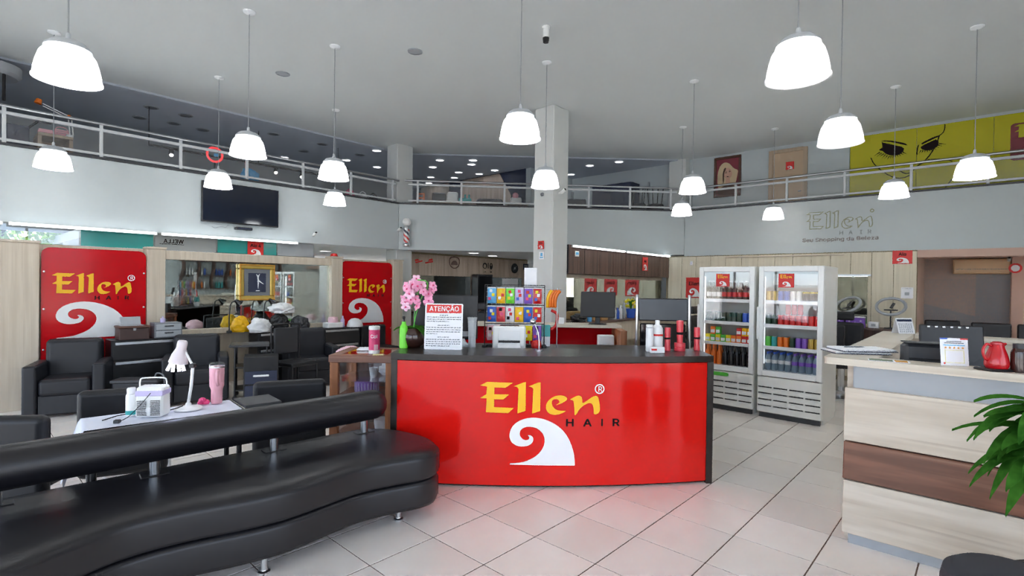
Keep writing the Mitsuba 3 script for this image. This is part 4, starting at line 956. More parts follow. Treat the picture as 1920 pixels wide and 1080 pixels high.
k = thing('keyboard', 'black keyboard on the rear work top', 'keyboard', M4(.42, 6.28, .772)); part(k, 'case', box(-.22, .22, -.07, .07, 0, .02, .004), 'black_plastic'); part(k, 'keys', [box(-.205 + c * .029, -.18 + c * .029, -.06 + r * .025, -.04 + r * .025, .02, .026) for r in range(5) for c in range(14)], 'dark_grey', kind='stuff')
# executive chair
k = thing('office_chair', 'tall black office chair with chrome side frames behind the counter', 'chair', M4(1.68, 5.75, 0, -4))
part(k, 'upper_back', box(-.27, .27, -.02, .02, 1.20, 1.45, .012), 'silver_back'); part(k, 'lower_back', box(-.25, .25, -.025, .025, .62, 1.17, .012), 'black_gloss')
for s in (-1, 1): part(k, 'side_frame', tube(spline([(s * .29, .1, .45), (s * .29, 0, .8), (s * .285, -.01, 1.2), (s * .285, 0, 1.49)], 5), .017), 'chrome', True)
part(k, 'seat', pillow(-.27, .27, 0, .5, .45, .53, .03, 2), 'leather_matt', 40); part(k, 'mechanism', box(-.09, .09, -.05, .0, .78, 1.12, .01), 'black_plastic'); part(k, 'gas_column', cyl((0, .22, .06), (0, .22, .46), .03), 'black_plastic', True)
part(k, 'base', [tube([(0, .22, .1), (.3 * math.cos(q), .22 + .3 * math.sin(q), .04)], .018) for q in np.arange(5) * 2 * math.pi / 5], 'chrome', True)
ctr = mikit.ply(cyl((-.01, 0, .025), (.01, 0, .025), .025, n=12), 'rubber', smooth=40)
for q in np.arange(5) * 2 * math.pi / 5: part(k, 'castor', ctr, None, m=M4(.3 * math.cos(q), .22 + .3 * math.sin(q), 0))

# ---- wooden glass display cabinet at the left end of the counter
k = thing('display_cabinet', 'brown wooden display cabinet with glass panes left of the red counter', 'cabinet', M4(-1.745, 4.98, 0, -1))
w_, d_, h_ = .62, .62, .88
for x, y in ((0, 0), (w_ - .08, 0), (0, d_ - .06), (w_ - .08, d_ - .06)): part(k, 'post', box(x, x + .08, y, y + .06, .0, h_ - .07, .003), 'walnut_upright')
part(k, 'top_frame', [box(-.01, w_ + .01, -.01, .09, h_ - .07, h_, .004), box(-.01, w_ + .01, d_ - .08, d_ + .01, h_ - .07, h_, .004), box(-.01, .09, .09, d_ - .08, h_ - .07, h_, .004), box(w_ - .09, w_ + .01, .09, d_ - .08, h_ - .07, h_, .004)], 'walnut')
part(k, 'top_glass', box(.085, w_ - .085, .085, d_ - .075, h_ - .012, h_ - .004), 'pane')
part(k, 'front_glass', box(.08, w_ - .08, .02, .026, .06, h_ - .07), 'pane')
part(k, 'side_glass', box(.02, .026, .06, d_ - .06, .06, h_ - .07), 'pane'); part(k, 'side_board', box(w_ - .03, w_ - .01, .06, d_ - .06, .06, h_ - .07), 'walnut_upright')
part(k, 'back_board', box(.02, w_ - .02, d_ - .03, d_ - .015, .06, h_ - .07), 'dark_wood'); part(k, 'glass_shelf', box(.03, w_ - .035, .03, d_ - .03, .62, .628), 'pane'); part(k, 'floor_board', box(.0, w_, .06, d_ - .06, .06, .09), 'walnut'); part(k, 'lower_shelf', box(.03, w_ - .035, .03, d_ - .03, .45, .465), 'walnut')
k = thing('plastic_basket', 'purple slotted plastic basket inside the display cabinet', 'basket', M4(-1.45, 5.22, .466, 6))
part(k, 'body', lathe([(0, 0), (.1, 0), (.12, .13), (.125, .14), (.115, .13), (.095, .01), (0, .01)], 24), 'purple_light', 40); part(k, 'rim', lathe([(.118, .125), (.132, .13), (.132, .145), (.118, .145)], 24), 'purple_light', 40)
part(k, 'ribs', [mv(box(-.004, .004, -.121, -.11, .02, .12), 0, 0, 0, a) for a in range(0, 360, 15)], 'lilac', kind='stuff')
solo('cup_stack', lathe([(0, 0), (.03, 0), (.045, .1), (.04, .1), (.027, .01), (0, .01)], 18), 'frosted', 'clear cups on the glass shelf of the display cabinet', 'cup', M4(-1.38, 5.2, .6285), smooth=40)
solo('wrapped_item', blob(.09, .06, .09, 9, .5), 'frosted', 'crumpled clear wrapping on the glass shelf of the display cabinet', 'bag', M4(-1.27, 5.38, .6285), smooth=True)
solo('white_pot', lathe([(0, 0), (.07, 0), (.085, .12), (.08, .14), (0, .14)], 20), 'cloth_white', 'white tub at the bottom of the display cabinet', 'tub', M4(-1.27, 5.15, .091), smooth=40)
k = thing('canister', 'pink cylindrical canister with white lettering on the display cabinet', 'canister', M4(-1.36, 5.14, h_ + .001, 12))
part(k, 'body', lathe([(0, 0), (.053, 0), (.053, .235), (0, .235)], 28), 'magenta', 40); part(k, 'lid', lathe([(0, .235), (.055, .235), (.055, .265), (.05, .27), (0, .27)], 28), 'white_plastic', 40); part(k, 'foot', lathe([(0, 0), (.0545, 0), (.0545, .035), (0, .035)], 28), 'white_plastic', 40)
def wrap(m, r):
    m = m.copy(); v = m.vertices; a = v[:, 0] / r; rr = r - v[:, 1] - .0; v[:, 0], v[:, 1] = rr * np.sin(a), -rr * np.cos(a); return m
part(k, 'lettering', wrap(words('Col', .032, .001, True, 0, -.0005, .155, center=True), .053), 'white'); part(k, 'label', wrap(cat_([box(-.0 + q * .006, .006 + q * .006, -.0015, -.0005, .04, .09) for q in range(7)]), .053), 'pink_light')
solo('sticky_notes', box(-.05, .05, -.03, .03, 0, .006), 'lemon_pale', 'pale yellow note pad on the front edge of the display cabinet', 'paper', M4(-1.29, 5.02, h_ + .001, 12))
k = thing('box_file', 'black box with white slots behind the green bottle', 'box', M4(-1.02, 5.30, .0, 4)); part(k, 'body', box(-.06, .06, -.1, .1, .0, 1.07, .004), 'black_plastic')
for q in range(4): part(k, 'slot', box(-.05, .05, -.102, -.1, .88 + q * .045, .895 + q * .045), 'silver_grey')
solo('notebook', cat_([box(-.1, .1, -.07, .07, 0, .012, .002), box(-.09, .09, -.065, .065, .0125, .02, .002)]), 'paper', 'small stack of notebooks behind the pink canister', 'book', M4(-1.5, 5.4, h_ + .001, 8))
solo('pillow_cushion', blob(.17, .14, .12, 14, .2), 'pink_light', 'pale pink rounded cushion behind the display cabinet', 'cushion', M4(-1.98, 6.35, .62), smooth=True)
solo('stool', cat_([cyl((0, 0, 0), (0, 0, .58), .03), cyl((0, 0, .58), (0, 0, .62), .17, n=24), cyl((0, 0, 0), (0, 0, .02), .17, n=24)]), 'black_plastic', 'black round stool under the pink cushion', 'stool', M4(-1.98, 6.35, 0), smooth=40)

# ---- partition right of the column: cabinets, light tubes, mirror and shelf
k = thing('wall_cabinet', 'row of dark wooden wall cabinets between the column and the right wall', 'cabinet', M4(*W(6.82, 4.88), 0, RL))
part(k, 'carcass', box(0, 3.66, .012, .175, 1.765, 2.235), 'dark_grey')
dp_ = mikit.ply(box(.005, .452, 0, .013, 1.765, 2.235, .002), 'dark_wood')
for q in range(8): part(k, 'door', dp_, None, m=M4(q * .4575, 0, 0))
def tube_light(m, L, label, rad=6):
    k = thing('tube_light', label, 'lamp', m, 'white tube lights')
    part(k, 'batten', box(0, L, 0, .03, -.02, .02), 'white_plastic'); emit(k, 'tube', cyl((.02, -.016, 0), (L - .02, -.016, 0), .014, n=10), np.array([.88, 1, 1.08]) * rad, smooth=True)
tube_light(M4(*W(6.88, 4.845), 2.212, RL), 1.66, 'white tube light on the dark cabinets, beside the column')
tube_light(M4(*W(8.62, 4.845), 2.212, RL), 1.8, 'white tube light on the dark cabinets, at the right end')
for q, (a, L) in enumerate(((-1.2, 1.75), (.6, 1.5), (2.15, 1.98))): tube_light(M4(*W(a, 8.566), 2.225, RL), L, f'white tube light under the left fascia, {ORD[q]} from the left', 6)
notice(M4(*W(9.28, 4.875), 1.88, RL), .22, .27, 'red notice with a white wave on the dark wall cabinets', 'Ala', .05)
k = thing('wall_thermostat', 'small white square plate on the dark cabinet next to the column', 'switch', M4(*W(6.98, 4.878), 2.05, RL)); part(k, 'plate', box(0, .12, -.008, 0, 0, .09, .002), 'white'); part(k, 'display', box(.02, .10, -.010, -.008, .03, .07), 'sky_blue')
k = thing('wall_mirror', 'long wall mirror under the dark cabinets right of the column', 'mirror', M4(*W(6.86, 5.055), 0, RL)); part(k, 'glass', box(0, 3.6, -.012, -.004, 1.0, 1.70), 'mirror'); part(k, 'top_rail', box(0, 3.6, -.03, 0, 1.70, 1.755), 'oak_upright')
k = thing('work_shelf', 'pale shelf with a dark edge under the long mirror', 'shelf', M4(*W(6.83, 4.60), 0, RL)); part(k, 'top', box(0, 3.62, 0, .42, .955, .985, .003), 'dark_wood'); part(k, 'front_board', box(0, 3.62, .03, .06, .62, .955), 'oak_upright')
part(k, 'leg_panel', box(0, .04, .06, .42, 0, .955), 'oak_upright'); part(k, 'leg_panel', box(3.58, 3.62, .06, .42, 0, .955), 'oak_upright')
def onshelf(name, a, b, mesh, bs, label, cat, **kw): return solo(name, mesh, bs, label, cat, M4(*W(a, b), .986, RL), **kw)
onshelf('handbag', 7.0, 4.8, blob(.16, .1, .09, 31, .3), 'black_plastic', 'black bag at the left end of the shelf under the long mirror', 'bag', smooth=True)
onshelf('jar', 7.2, 4.72, lathe([(0, 0), (.04, 0), (.04, .07), (.03, .1), (0, .1)], 16), 'sky_blue', 'pale blue jar left of the wicker boxes', 'jar', smooth=40)
for q in range(2): onshelf('wicker_box', 7.45 + q * .23, 4.8, box(-.1, .1, -.08, .08, 0, .13, .01), 'tan', f'tan wicker box on the mirror shelf, the {["left", "right"][q]} one of two', 'box')
for q, (a, c, h) in enumerate(((8.1, 'white', .22), (8.2, 'blue', .2), (8.3, 'white', .24), (8.42, 'silver_grey', .3), (8.0, 'mid_grey', .26))):
    onshelf('spray_bottle', a, 4.78, lathe([(0, 0), (.032, 0), (.034, h * .7), (.015, h * .82), (.015, h), (0, h)], 14), c, f'{dict(white="white", blue="blue", silver_grey="silver", mid_grey="grey")[c]} spray bottle on the mirror shelf, {ORD[q]} of five', 'bottle', smooth=40, group='spray bottles on the mirror shelf')
k = thing('flower_pot', 'deep blue pot of yellow flowers on the mirror shelf', 'flower', M4(*W(8.68, 4.78), .986, RL)); part(k, 'pot', lathe([(0, 0), (.07, 0), (.09, .17), (.08, .17), (0, .1)], 20), 'blue', 40)
random.seed(5)
for q in range(14): part(k, 'blossom', mv(trimesh.creation.icosphere(subdivisions=1, radius=.028), random.uniform(-.12, .14), random.uniform(-.08, .08), random.uniform(.2, .34)), 'lemon', True)
for q in range(8): part(k, 'leaf', mv(leaf_mesh(.22, .02, .3), 0, 0, .13, q * 45, ry=-55), 'leaf', True)
onshelf('pink_box', 8.95, 4.78, box(-.1, .1, -.08, .08, 0, .16, .006), 'pink_light', 'pale pink box right of the yellow flowers', 'box')
for q in range(3): notice(M4(*W(10.482, 4.5 - q * .55), 1.35, RR), .34, .42, f'red notice on the boarded wall behind the fridges, {ORD[q]} from the column', 'Ellen', .07, group='red notices on the boarded wall')
def salon(m, label):
    k = thing('salon_chair', label, 'chair', m, 'black salon chairs in the barber area')
    part(k, 'backrest', pillow(-.26, .26, .18, .28, .55, 1.05, .045, 2), 'leather_matt', 40); part(k, 'seat', pillow(-.27, .27, -.27, .25, .45, .58, .045, 2), 'leather_matt', 40)
    part(k, 'headrest', pillow(-.13, .13, .2, .27, 1.08, 1.22, .03, 2), 'leather_matt', 40)
    part(k, 'base', lathe([(0, 0), (.28, 0), (.28, .03), (.05, .05), (.05, .46), (0, .46)], 24), 'chrome', 40)
    for s in (-1, 1): part(k, 'armrest', box(s * .28 - .03, s * .28 + .03, -.25, .2, .66, .71, .01), 'black_plastic'); part(k, 'arm_post', box(s * .28 - .015, s * .28 + .015, -.05, .05, .5, .66), 'chrome')
    return k
S = salon(M4(*W(9.4, 4.1), 0, RL + 180), 'black salon chair in front of the long mirror, left one')
dup(S, M4(*W(9.75, 3.3), 0, RL + 195), 'black salon chair in front of the long mirror, next to the left fridge')
dup(S, M4(-.55, 10.1, 0, 170), 'black salon chair in the barber area behind the left monitor')
dup(S, M4(-1.6, 9.6, 0, 200), 'black salon chair in the barber area left of the orchid')
# ---- barber area under the corner mezzanine
k = thing('wall_mirror', 'barber mirror on the boarded wall behind the orchid', 'mirror', M4(*W(6.75, 8.93), 0, RL)); part(k, 'glass', box(0, 1.75, -.012, -.004, 1.0, 1.74), 'mirror')
k = thing('wall_mirror', 'barber mirror on the boarded wall left of the column', 'mirror', M4(*W(9.05, 8.93), 0, RL)); part(k, 'glass', box(0, 1.3, -.012, -.004, 1.0, 1.74), 'mirror'); part(k, 'white_sheet', box(.55, 1.15, -.016, -.012, 1.25, 1.72), 'paper')
k = thing('barber_cabinet', 'tall black cabinet between the two barber mirrors', 'cabinet', M4(*W(8.53, 8.70), 0, RL)); part(k, 'body', box(0, .5, 0, .22, 0, 1.80, .004), 'black_plastic'); part(k, 'door', box(.02, .48, -.014, 0, .1, 1.76, .003), 'black_gloss')
k = thing('barber_shelf', 'dark shelf below the barber mirrors', 'shelf', M4(*W(6.75, 8.55), 0, RL)); part(k, 'top', box(0, 1.75, 0, .37, .94, .97), 'dark_wood'); part(k, 'front', box(0, 1.75, .04, .07, 0, .94), 'dark_wood')
EM = M4(*W(6.62, 8.93), 0, RL)
k = thing('wall_emblem', 'red crossed razor emblem on the boarded wall', 'decoration', EM); part(k, 'blade', plate(affinity.rotate(unary_union([sbox(.25, 2.02, .44, 2.05), Polygon([(.25, 2.06), (.36, 2.06), (.33, 2.1), (.25, 2.1)])]), 12), .006), 'red'); part(k, 'blade', plate(affinity.rotate(unary_union([sbox(.52, 2.02, .73, 2.05), Polygon([(.6, 2.06), (.73, 2.06), (.73, 2.1), (.64, 2.1)])]), 10), .006), 'red')
sh = Polygon(chaikin([(1.22, 2.17), (1.37, 2.2), (1.52, 2.17), (1.54, 2.05), (1.5, 1.96), (1.37, 1.90), (1.24, 1.96), (1.2, 2.05)], 2))
k = thing('wall_emblem', 'dark shield shaped emblem with a car on the boarded wall', 'decoration', EM); part(k, 'outline', plate(sh.difference(sh.buffer(-.022)), .006), 'brown'); part(k, 'car', plate(Polygon([(1.27, 2.02), (1.3, 2.07), (1.35, 2.1), (1.41, 2.1), (1.46, 2.05), (1.47, 2.0), (1.27, 2.0)]), .006), 'brown')
k = thing('wall_emblem', 'black silhouettes of two heads on the boarded wall', 'decoration', EM); part(k, 'bearded_head', plate(Point(2.36, 2.02).buffer(.07).difference(Point(2.36, 2.01).buffer(.05)), .006), 'black'); part(k, 'comb', plate(sbox(2.47, 1.95, 2.485, 2.1), .006), 'black'); part(k, 'beard', plate(affinity.scale(Point(2.58, 2.01).buffer(.07), .7, 1.1).difference(Point(2.58, 2.04).buffer(.025)), .006), 'black'); part(k, 'small_lettering', plate(unary_union([sbox(2.33, 1.86, 2.40, 1.875), sbox(2.54, 1.86, 2.6, 1.88)]), .006), 'black')
k = thing('wall_clock', 'round dark record clock on the boarded wall left of the column', 'clock', EM); part(k, 'disc', plate(Point(3.46, 1.99).buffer(.13), .006), 'black_plastic'); part(k, 'centre', plate(Point(3.46, 1.99).buffer(.03), .004, -.006), 'steel'); part(k, 'hand', plate(affinity.rotate(sbox(3.455, 1.99, 3.465, 2.09), -50, (3.46, 1.99)), .003, -.006), 'silver_grey'); part(k, 'hand', plate(affinity.rotate(sbox(3.455, 1.99, 3.465, 2.07), 130, (3.46, 1.99)), .003, -.006), 'silver_grey')
k = thing('wall_plaque', 'small dark framed plaque beside the record clock', 'picture', EM); part(k, 'frame', plate(sbox(3.8, 1.97, 4.0, 2.12), .008), 'blue_dark'); part(k, 'inset', plate(sbox(3.83, 2.0, 3.97, 2.09), .003, -.008), 'mid_grey')
random.seed(9)
for q in range(9):
    h = random.uniform(.14, .26); c = random.choice(['white', 'black_plastic', 'mid_grey', 'blue_dark', 'brown'])
    solo('spray_bottle', lathe([(0, 0), (.032, 0), (.034, h * .7), (.015, h * .82), (.015, h), (0, h)], 12), c, f'bottle on the dark barber shelf, {ORD[q]} from the left', 'bottle', M4(*W(6.9 + q * .17, 8.68), .971, RL), smooth=40, group='bottles on the barber shelf')
# ================================================================ railings of the mezzanine
def railing(m, L, posts, label, ends=(0., 0.)):
    k = thing('railing', label, 'railing', m)
    part(k, 'handrail', cyl((-ends[0], 0, ZT + .475), (L + ends[1], 0, ZT + .475), .021, n=14), 'steel', 40)
    part(k, 'middle_bar', box(0, L, -.018, .018, ZT + .375, ZT + .415, .004), 'rail_paint')
    part(k, 'bottom_bar', box(0, L, -.018, .018, ZT + .055, ZT + .09, .004), 'rail_paint')
    po = mikit.ply(box(-.02, .02, -.02, .02, ZT + .028, ZT + .46, .004), 'rail_paint')
    for x in posts: part(k, 'post', po, None, m=M4(x, 0, 0))
    xs = sorted(set([0] + list(posts) + [L]))
    for x0, x1 in zip(xs[:-1], xs[1:]):
        if x1 - x0 > .1: part(k, 'glass_pane', box(x0 + .025, x1 - .025, -.004, .004, ZT + .09, ZT + .375), 'pane')
railing(M4(*W(-3.9, 8.65), 0, RL), 10.05, [.78 + .92 * q for q in range(11)], 'long white steel railing with glass panes on the left mezzanine', (0, .08))
railing(M4(*(P0 + (P1 - P0) * .03), 0, CA), CL * .94, [.19 + .87 * q for q in range(7)], 'white steel railing with glass panes across the corner mezzanine', (.06, .02))
railing(M4(*W(10.54, 4.5), 0, RR), 8.4, [.04 + .915 * q for q in range(10)], 'white steel railing with glass panes on the right mezzanine', (0, 0))

# ================================================================ ceiling fittings
def downlight(x, y, z, on, label, grp):
    k = thing('ceiling_light', label, 'lamp', M4(x, y, z), grp)
    part(k, 'ring', lathe([(.085, 0), (.105, 0), (.11, -.008), (.085, -.012)][::-1], 24), 'white_plastic' if on else 'grey_paint', 40)
    d = lathe([(0, -.008), (.086, -.008), (.086, -.002), (0, -.002)], 24)
    if on: emit(k, 'lens', d, np.array([.95, 1, 1.1]) * on, smooth=40)
    else: part(k, 'lens', d, 'mid_grey', 40)
MZ = [(-2.88, 10.9), (-3.8, 11.79), (-3.28, 12.46), (-5.14, 11.62), (-1.66, 11.67), (-.91, 11.63), (-1.93, 12.38), (-.98, 12.04), (-.46, 12.63), (-1.37, 12.93), (-.87, 13.08), (-2.16, 13.56), (-1.55, 13.59), (-2.34, 14.36), (1.76, 11.99), (2.35, 11.59), (1.43, 13.0)]
for n, (x, y) in enumerate(MZ):
    sec = [q for q in MZ if (q[0] < -2.85) == (x < -2.85) and (q[0] > 1.3) == (x > 1.3)]
    n = sorted(sec, key=lambda q: q[0] / q[1]).index((x, y))
    downlight(x, y, ZC - .031, 9, f'lit round ceiling light of the mezzanine, {ORD[n]} from left {"left of the white corner column" if x < -2.85 and (x, y) != (-2.88, 14.36) else "right of the middle column" if x > 1.3 else "between the two columns"}', 'lit round lights in the mezzanine ceiling')
UZ = sorted([(-4.53, 9.78), (-3.86, 10.46), (-4.47, 11.04), (-3.35, 11.29), (-5.74, 9.57), (-5.85, 8.36), (-5.53, 8.74), (-6.42, 8.9), (-6.03, 9.2)], key=lambda q: q[0] / q[1])
for n, (x, y) in enumerate(UZ):
    downlight(x, y, ZC - .031, 0, f'unlit round ceiling light in the dark left part of the mezzanine, {ORD[n]} from the left', 'unlit round lights in the mezzanine ceiling')
for n, (x, y) in enumerate([(-1.21, 6.28), (-3.13, 7.01)]):
    k = thing('ceiling_speaker', f'round flush ceiling speaker, the {["right", "left"][n]} one of two between the pendant lamps', 'speaker', M4(x, y, ZC)); part(k, 'ring', lathe([(.075, -.01), (.088, -.01), (.09, 0), (.075, 0)], 28), 'grey_paint', 40); part(k, 'grille', lathe([(0, -.006), (.076, -.006), (.076, -.001), (0, -.001)], 28), 'silver_grey', 40)
for n, (a, b) in enumerate(((4.7, 10.3), (5.6, 10.4), (5.2, 11.6), (7.7, 8.0), (9.5, 7.2), (8.7, 8.4), (11.5, -1.7))):
    s5 = 3.2 if n > 5 else 1
    k = thing('panel_light', 'flat round light set in the low ceiling ' + (f'behind the second red panel, {ORD[n]} of three' if n < 3 else f'of the ' + ('side room' if n > 5 else f'barber area, {ORD[n - 3]} of three')), 'lamp', M4(*W(a, b), ZB if n < 6 else 2.125, 0, s5)); part(k, 'rim', lathe([(.10, -.012), (.125, -.012), (.125, 0), (.10, 0)], 24), 'white', 40); emit(k, 'lens', lathe([(0, -.01), (.101, -.01), (.101, -.002), (0, -.002)], 24), np.array([1, 1, 1]) * (5 if n < 3 else 30 if n < 6 else 34), smooth=40)
k = thing('ceiling_unit', 'grey round ceiling unit with two dark hanging bars at the top left corner', 'ceiling fitting', M4(-6.62, 6.55, 4.12))
part(k, 'drum', lathe([(0, 0), (.26, 0), (.30, .04), (.30, .14), (0, .23)], 32), 'silver_grey', 40); part(k, 'stem', cyl((0, 0, .14), (0, 0, .25), .05), 'silver_grey', True)
for x in (.16, .24): part(k, 'hanging_bar', mv(box(-.012, .012, -.012, .012, -.33, 0), x, -.06, 0), 'black_plastic')
k = thing('dome_camera', 'white security camera with a dark lens hanging from the high ceiling', 'camera', M4(.33, 5.64, ZC)); part(k, 'mount', lathe([(0, -.02), (.04, -.02), (.045, 0), (0, 0)], 20), 'white_plastic', 40); part(k, 'body', lathe([(0, -.12), (.036, -.12), (.036, -.02), (0, -.02)], 20), 'white_plastic', 40); part(k, 'lens', lathe([(0, -.175), (.03, -.17), (.036, -.12), (0, -.12)], 20), 'black_gloss', 40)
def bullet(m, label):
    k = thing('security_camera', label, 'camera', m); part(k, 'bracket', box(-.012, .012, -.05, 0, -.012, .012, .003), 'white_plastic'); part(k, 'body', mv(lathe([(0, 0), (.025, 0), (.026, .09), (0, .09)], 16), 0, -.045, 0, rx=60), 'white_plastic', 40); part(k, 'lens', mv(lathe([(0, .09), (.02, .09), (.018, .094), (0, .094)], 16), 0, -.045, 0, rx=60), 'black_gloss', 40)
bullet(M4(*W(4.4, 8.6), 2.38, RL), 'small white security camera at the bottom of the left fascia')
bullet(M4(*W(6.54, 4.89), 3.02, RL), 'small white security camera on the middle column')
bullet(M4(-2.30, 10.32, 2.62, RL), 'small dark camera left of the barber pole')
bullet(M4(*W(12.2, -.42), 2.10, RR), 'small white camera on the pier beside the air conditioner')
solo('motion_sensor', trimesh.creation.icosphere(subdivisions=2, radius=.03), 'mid_grey', 'small grey round sensor on the middle column', 'sensor', M4(*W(6.385, 5.10), 3.0, RL), smooth=True)

# ================================================================ television, barber pole, notices
k = thing('television', 'large black flat television on the left fascia', 'television', M4(*W(2.65, 8.6), 0, RL)); part(k, 'frame', box(0, 1.13, -.065, -.01, 2.455, 3.06, .006), 'black_plastic'); part(k, 'screen', box(.012, 1.118, -.067, -.064, 2.475, 3.048), 'screen'); part(k, 'wall_mount', box(.35, .78, -.01, 0, 2.6, 2.9), 'black_plastic')
k = thing('set_top_box', 'small black box below the television', 'box', M4(*W(3.12, 8.6), 2.37, RL)); part(k, 'body', box(0, .24, -.1, -.0, 0, .04, .004), 'black_plastic'); part(k, 'front', box(.02, .22, -.102, -.1, .01, .03), 'blue_dark')
solo('cable', tube(spline([(0, 0, 0), (.05, -.01, -.02), (.12, -.008, .01), (.19, -.01, .005), (.24, 0, .05)], 5), .005, 6), 'silver_grey', 'short pale cable hanging below the television', 'cable', M4(*W(2.80, 8.585), 2.39, RL), smooth=True)
k = thing('barber_pole', 'barber pole with red, white and blue stripes and a round white lamp', 'barber pole', M4(-2.10, 10.245, 2.29, 25, 1.1))
part(k, 'base', lathe([(0, 0), (.055, 0), (.065, .02), (.065, .05), (.05, .07), (0, .07)], 24), 'chrome', 40)
def helix(c0, n=40):
    v, f = [], []
    for i in range(n + 1):
        t = i / n
        for j in range(7):
            a = c0 + j / 6 * math.pi / 3 * .98; z = .07 + t * .24
            if True: v.append((.050 * math.cos(a - t * 2 * math.pi * .9), .050 * math.sin(a - t * 2 * math.pi * .9), z))
    for i in range(n):
        for j in range(6): q = i * 7 + j; f += [[q, q + 1, q + 8], [q, q + 8, q + 7]]
    return trimesh.Trimesh(v, f, process=False)
for n, c in enumerate(('red', 'white', 'blue_dark', 'white', 'red', 'white')): part(k, 'stripe', helix(n * math.pi / 3), c, True)
part(k, 'glass', lathe([(.056, .07), (.056, .31)], 24), 'clear_plastic', 40)
part(k, 'collar', lathe([(0, .31), (.065, .31), (.065, .35), (.05, .38), (0, .38)], 24), 'chrome', 40); part(k, 'globe', mv(trimesh.creation.icosphere(subdivisions=3, radius=.075), 0, 0, .44), 'white_plastic', True); part(k, 'wall_bracket', [box(-.03, .03, .05, .14, .02, .05), box(-.03, .03, .05, .14, .32, .35)], 'chrome')
k = notice(M4(*W(6.385, 5.17), 2.14, RR), .12, .13, 'small red notice with a white wave on the middle column', None); part(k, 'lettering', plate(unary_union([sbox(.02, .085, .10, .092), sbox(.03, .1, .09, .107)]), .001, -.004), 'ink')
k = thing('paper_notice', 'small blue and white notice below the red one on the middle column', 'sign', M4(*W(6.392, 5.15), 1.98, RR)); part(k, 'sheet', box(0, .1, -.003, 0, 0, .12), 'paper'); part(k, 'print', plate(sbox(.03, .05, .07, .1), .001, -.003), 'sky_blue'); part(k, 'print', plate(sbox(.02, .02, .08, .035), .001, -.003), 'sky_blue')
k = notice(M4(*W(10.485, 1.02), 2.0, RR), .26, .215, 'shiny red notice at the end of the boarded wall, beside the side room', 'Ala', .05)
k = thing('paper_notice', 'small white square notice on the boarded wall beside the side room', 'sign', M4(*W(10.485, .90), 1.44, RR)); part(k, 'sheet', box(0, .16, -.003, 0, 0, .18), 'paper'); part(k, 'lines', plate(unary_union([sbox(.02, .155, .14, .162), sbox(.05, .05, .11, .1)]), .001, -.003), 'silver_grey', kind='stuff')
solo('red_lamp', lathe([(0, .06), (.05, .05), (.07, 0), (0, 0)], 20), 'red', 'small red dome on top of the pillar right of the mirror', 'lamp', M4(*W(4.78, 8.55), 2.031, RL), smooth=40)
k = thing('ring_sign', 'round red and white sign on the pier at the right edge', 'sign', M4(*W(12.19, -.50), 1.97, RR)); part(k, 'ring', plate(Point(0, 0).buffer(.085).difference(Point(0, 0).buffer(.055)), .006), 'red'); part(k, 'centre', plate(Point(0, 0).buffer(.054), .005), 'paper')
k = thing('wall_switch', 'small white switch box on the boarded wall next to the dark cabinets', 'switch', M4(*W(10.486, 4.42), 2.02, RR)); part(k, 'box', box(0, .06, -.02, 0, 0, .09, .003), 'white'); part(k, 'button', box(.02, .04, -.023, -.02, .03, .06), 'lilac')
solo('conduit', cyl((0, -.012, 0), (2.0, -.012, 0), .012), 'oak_top', 'pale conduit along the top of the boarded wall above the fridges', 'pipe', M4(*W(10.488, 3.7), 2.17, RR), smooth=40)

# raised lettering on the right fascia
k = thing('wall_lettering', 'raised shop lettering with outlines on the right white fascia', 'sign', M4(*W(10.5, 2.4), 0, RR))
for p in word_polys(1.0, .33):
    p = affinity.translate(p, .11, 2.615)
    part(k, 'letter', plate(p.buffer(-.004), .012, 0), 'white_paint'); part(k, 'letter_outline', plate(p.difference(p.buffer(-.011)), .014, 0), 'outline')
part(k, 'registered_mark', plate(Point(1.09, 2.90).buffer(.03).difference(Point(1.09, 2.90).buffer(.018)), .012), 'outline')
for ch, x in zip('HAIR', (.62, .76, .92, 1.03)): part(k, 'small_letter', words(ch, .065, .01, False, x, 0, 2.518), 'letter_grey')
part(k, 'slogan', words('Seu Shopping da Beleza', .062, .008, False, .05, 0, 2.415, w=1.13), 'letter_brown', kind='stuff')

# ================================================================ upper right wall: picture, door, mural
MU = M4(*W(11.145, 4.3), 0, RR)
k = thing('framed_portrait', 'framed portrait of a woman with long fair hair on the upper right wall', 'picture', MU)
part(k, 'frame', [box(.10, .655, -.03, 0, 3.48, 3.53, .006), box(.10, .655, -.03, 0, 4.28, 4.33, .006), box(.10, .15, -.03, 0, 3.53, 4.28, .006), box(.605, .655, -.03, 0, 3.53, 4.28, .006)], 'brown'); part(k, 'canvas', box(.14, .615, -.012, -.004, 3.52, 4.29), 'red_dark')
hair = Polygon(chaikin([(.19, 3.62), (.165, 3.9), (.2, 4.12), (.30, 4.22), (.42, 4.18), (.50, 4.06), (.60, 4.02), (.58, 3.9), (.55, 3.75), (.5, 3.6), (.36, 3.55)], 2)); part(k, 'hair', plate(hair, .004, -.012), 'blonde')
part(k, 'shoulder', plate(Polygon(chaikin([(.15, 3.53), (.6, 3.53), (.58, 3.66), (.45, 3.74), (.30, 3.72), (.17, 3.62)], 2)), .003, -.016), 'brown'); part(k, 'neck', plate(Polygon([(.34, 3.72), (.44, 3.72), (.43, 3.86), (.35, 3.86)]), .004, -.016), 'skin_tone')
face = affinity.rotate(affinity.scale(Point(.385, 3.97).buffer(.09), .95, 1.3), 12); part(k, 'face', plate(face, .003, -.0195), 'skin_tone')
part(k, 'dark_strand', plate(Polygon(chaikin([(.29, 3.75), (.28, 3.98), (.32, 4.1), (.36, 4.08), (.31, 3.98), (.315, 3.8)], 2)), .003, -.0205), 'brown')
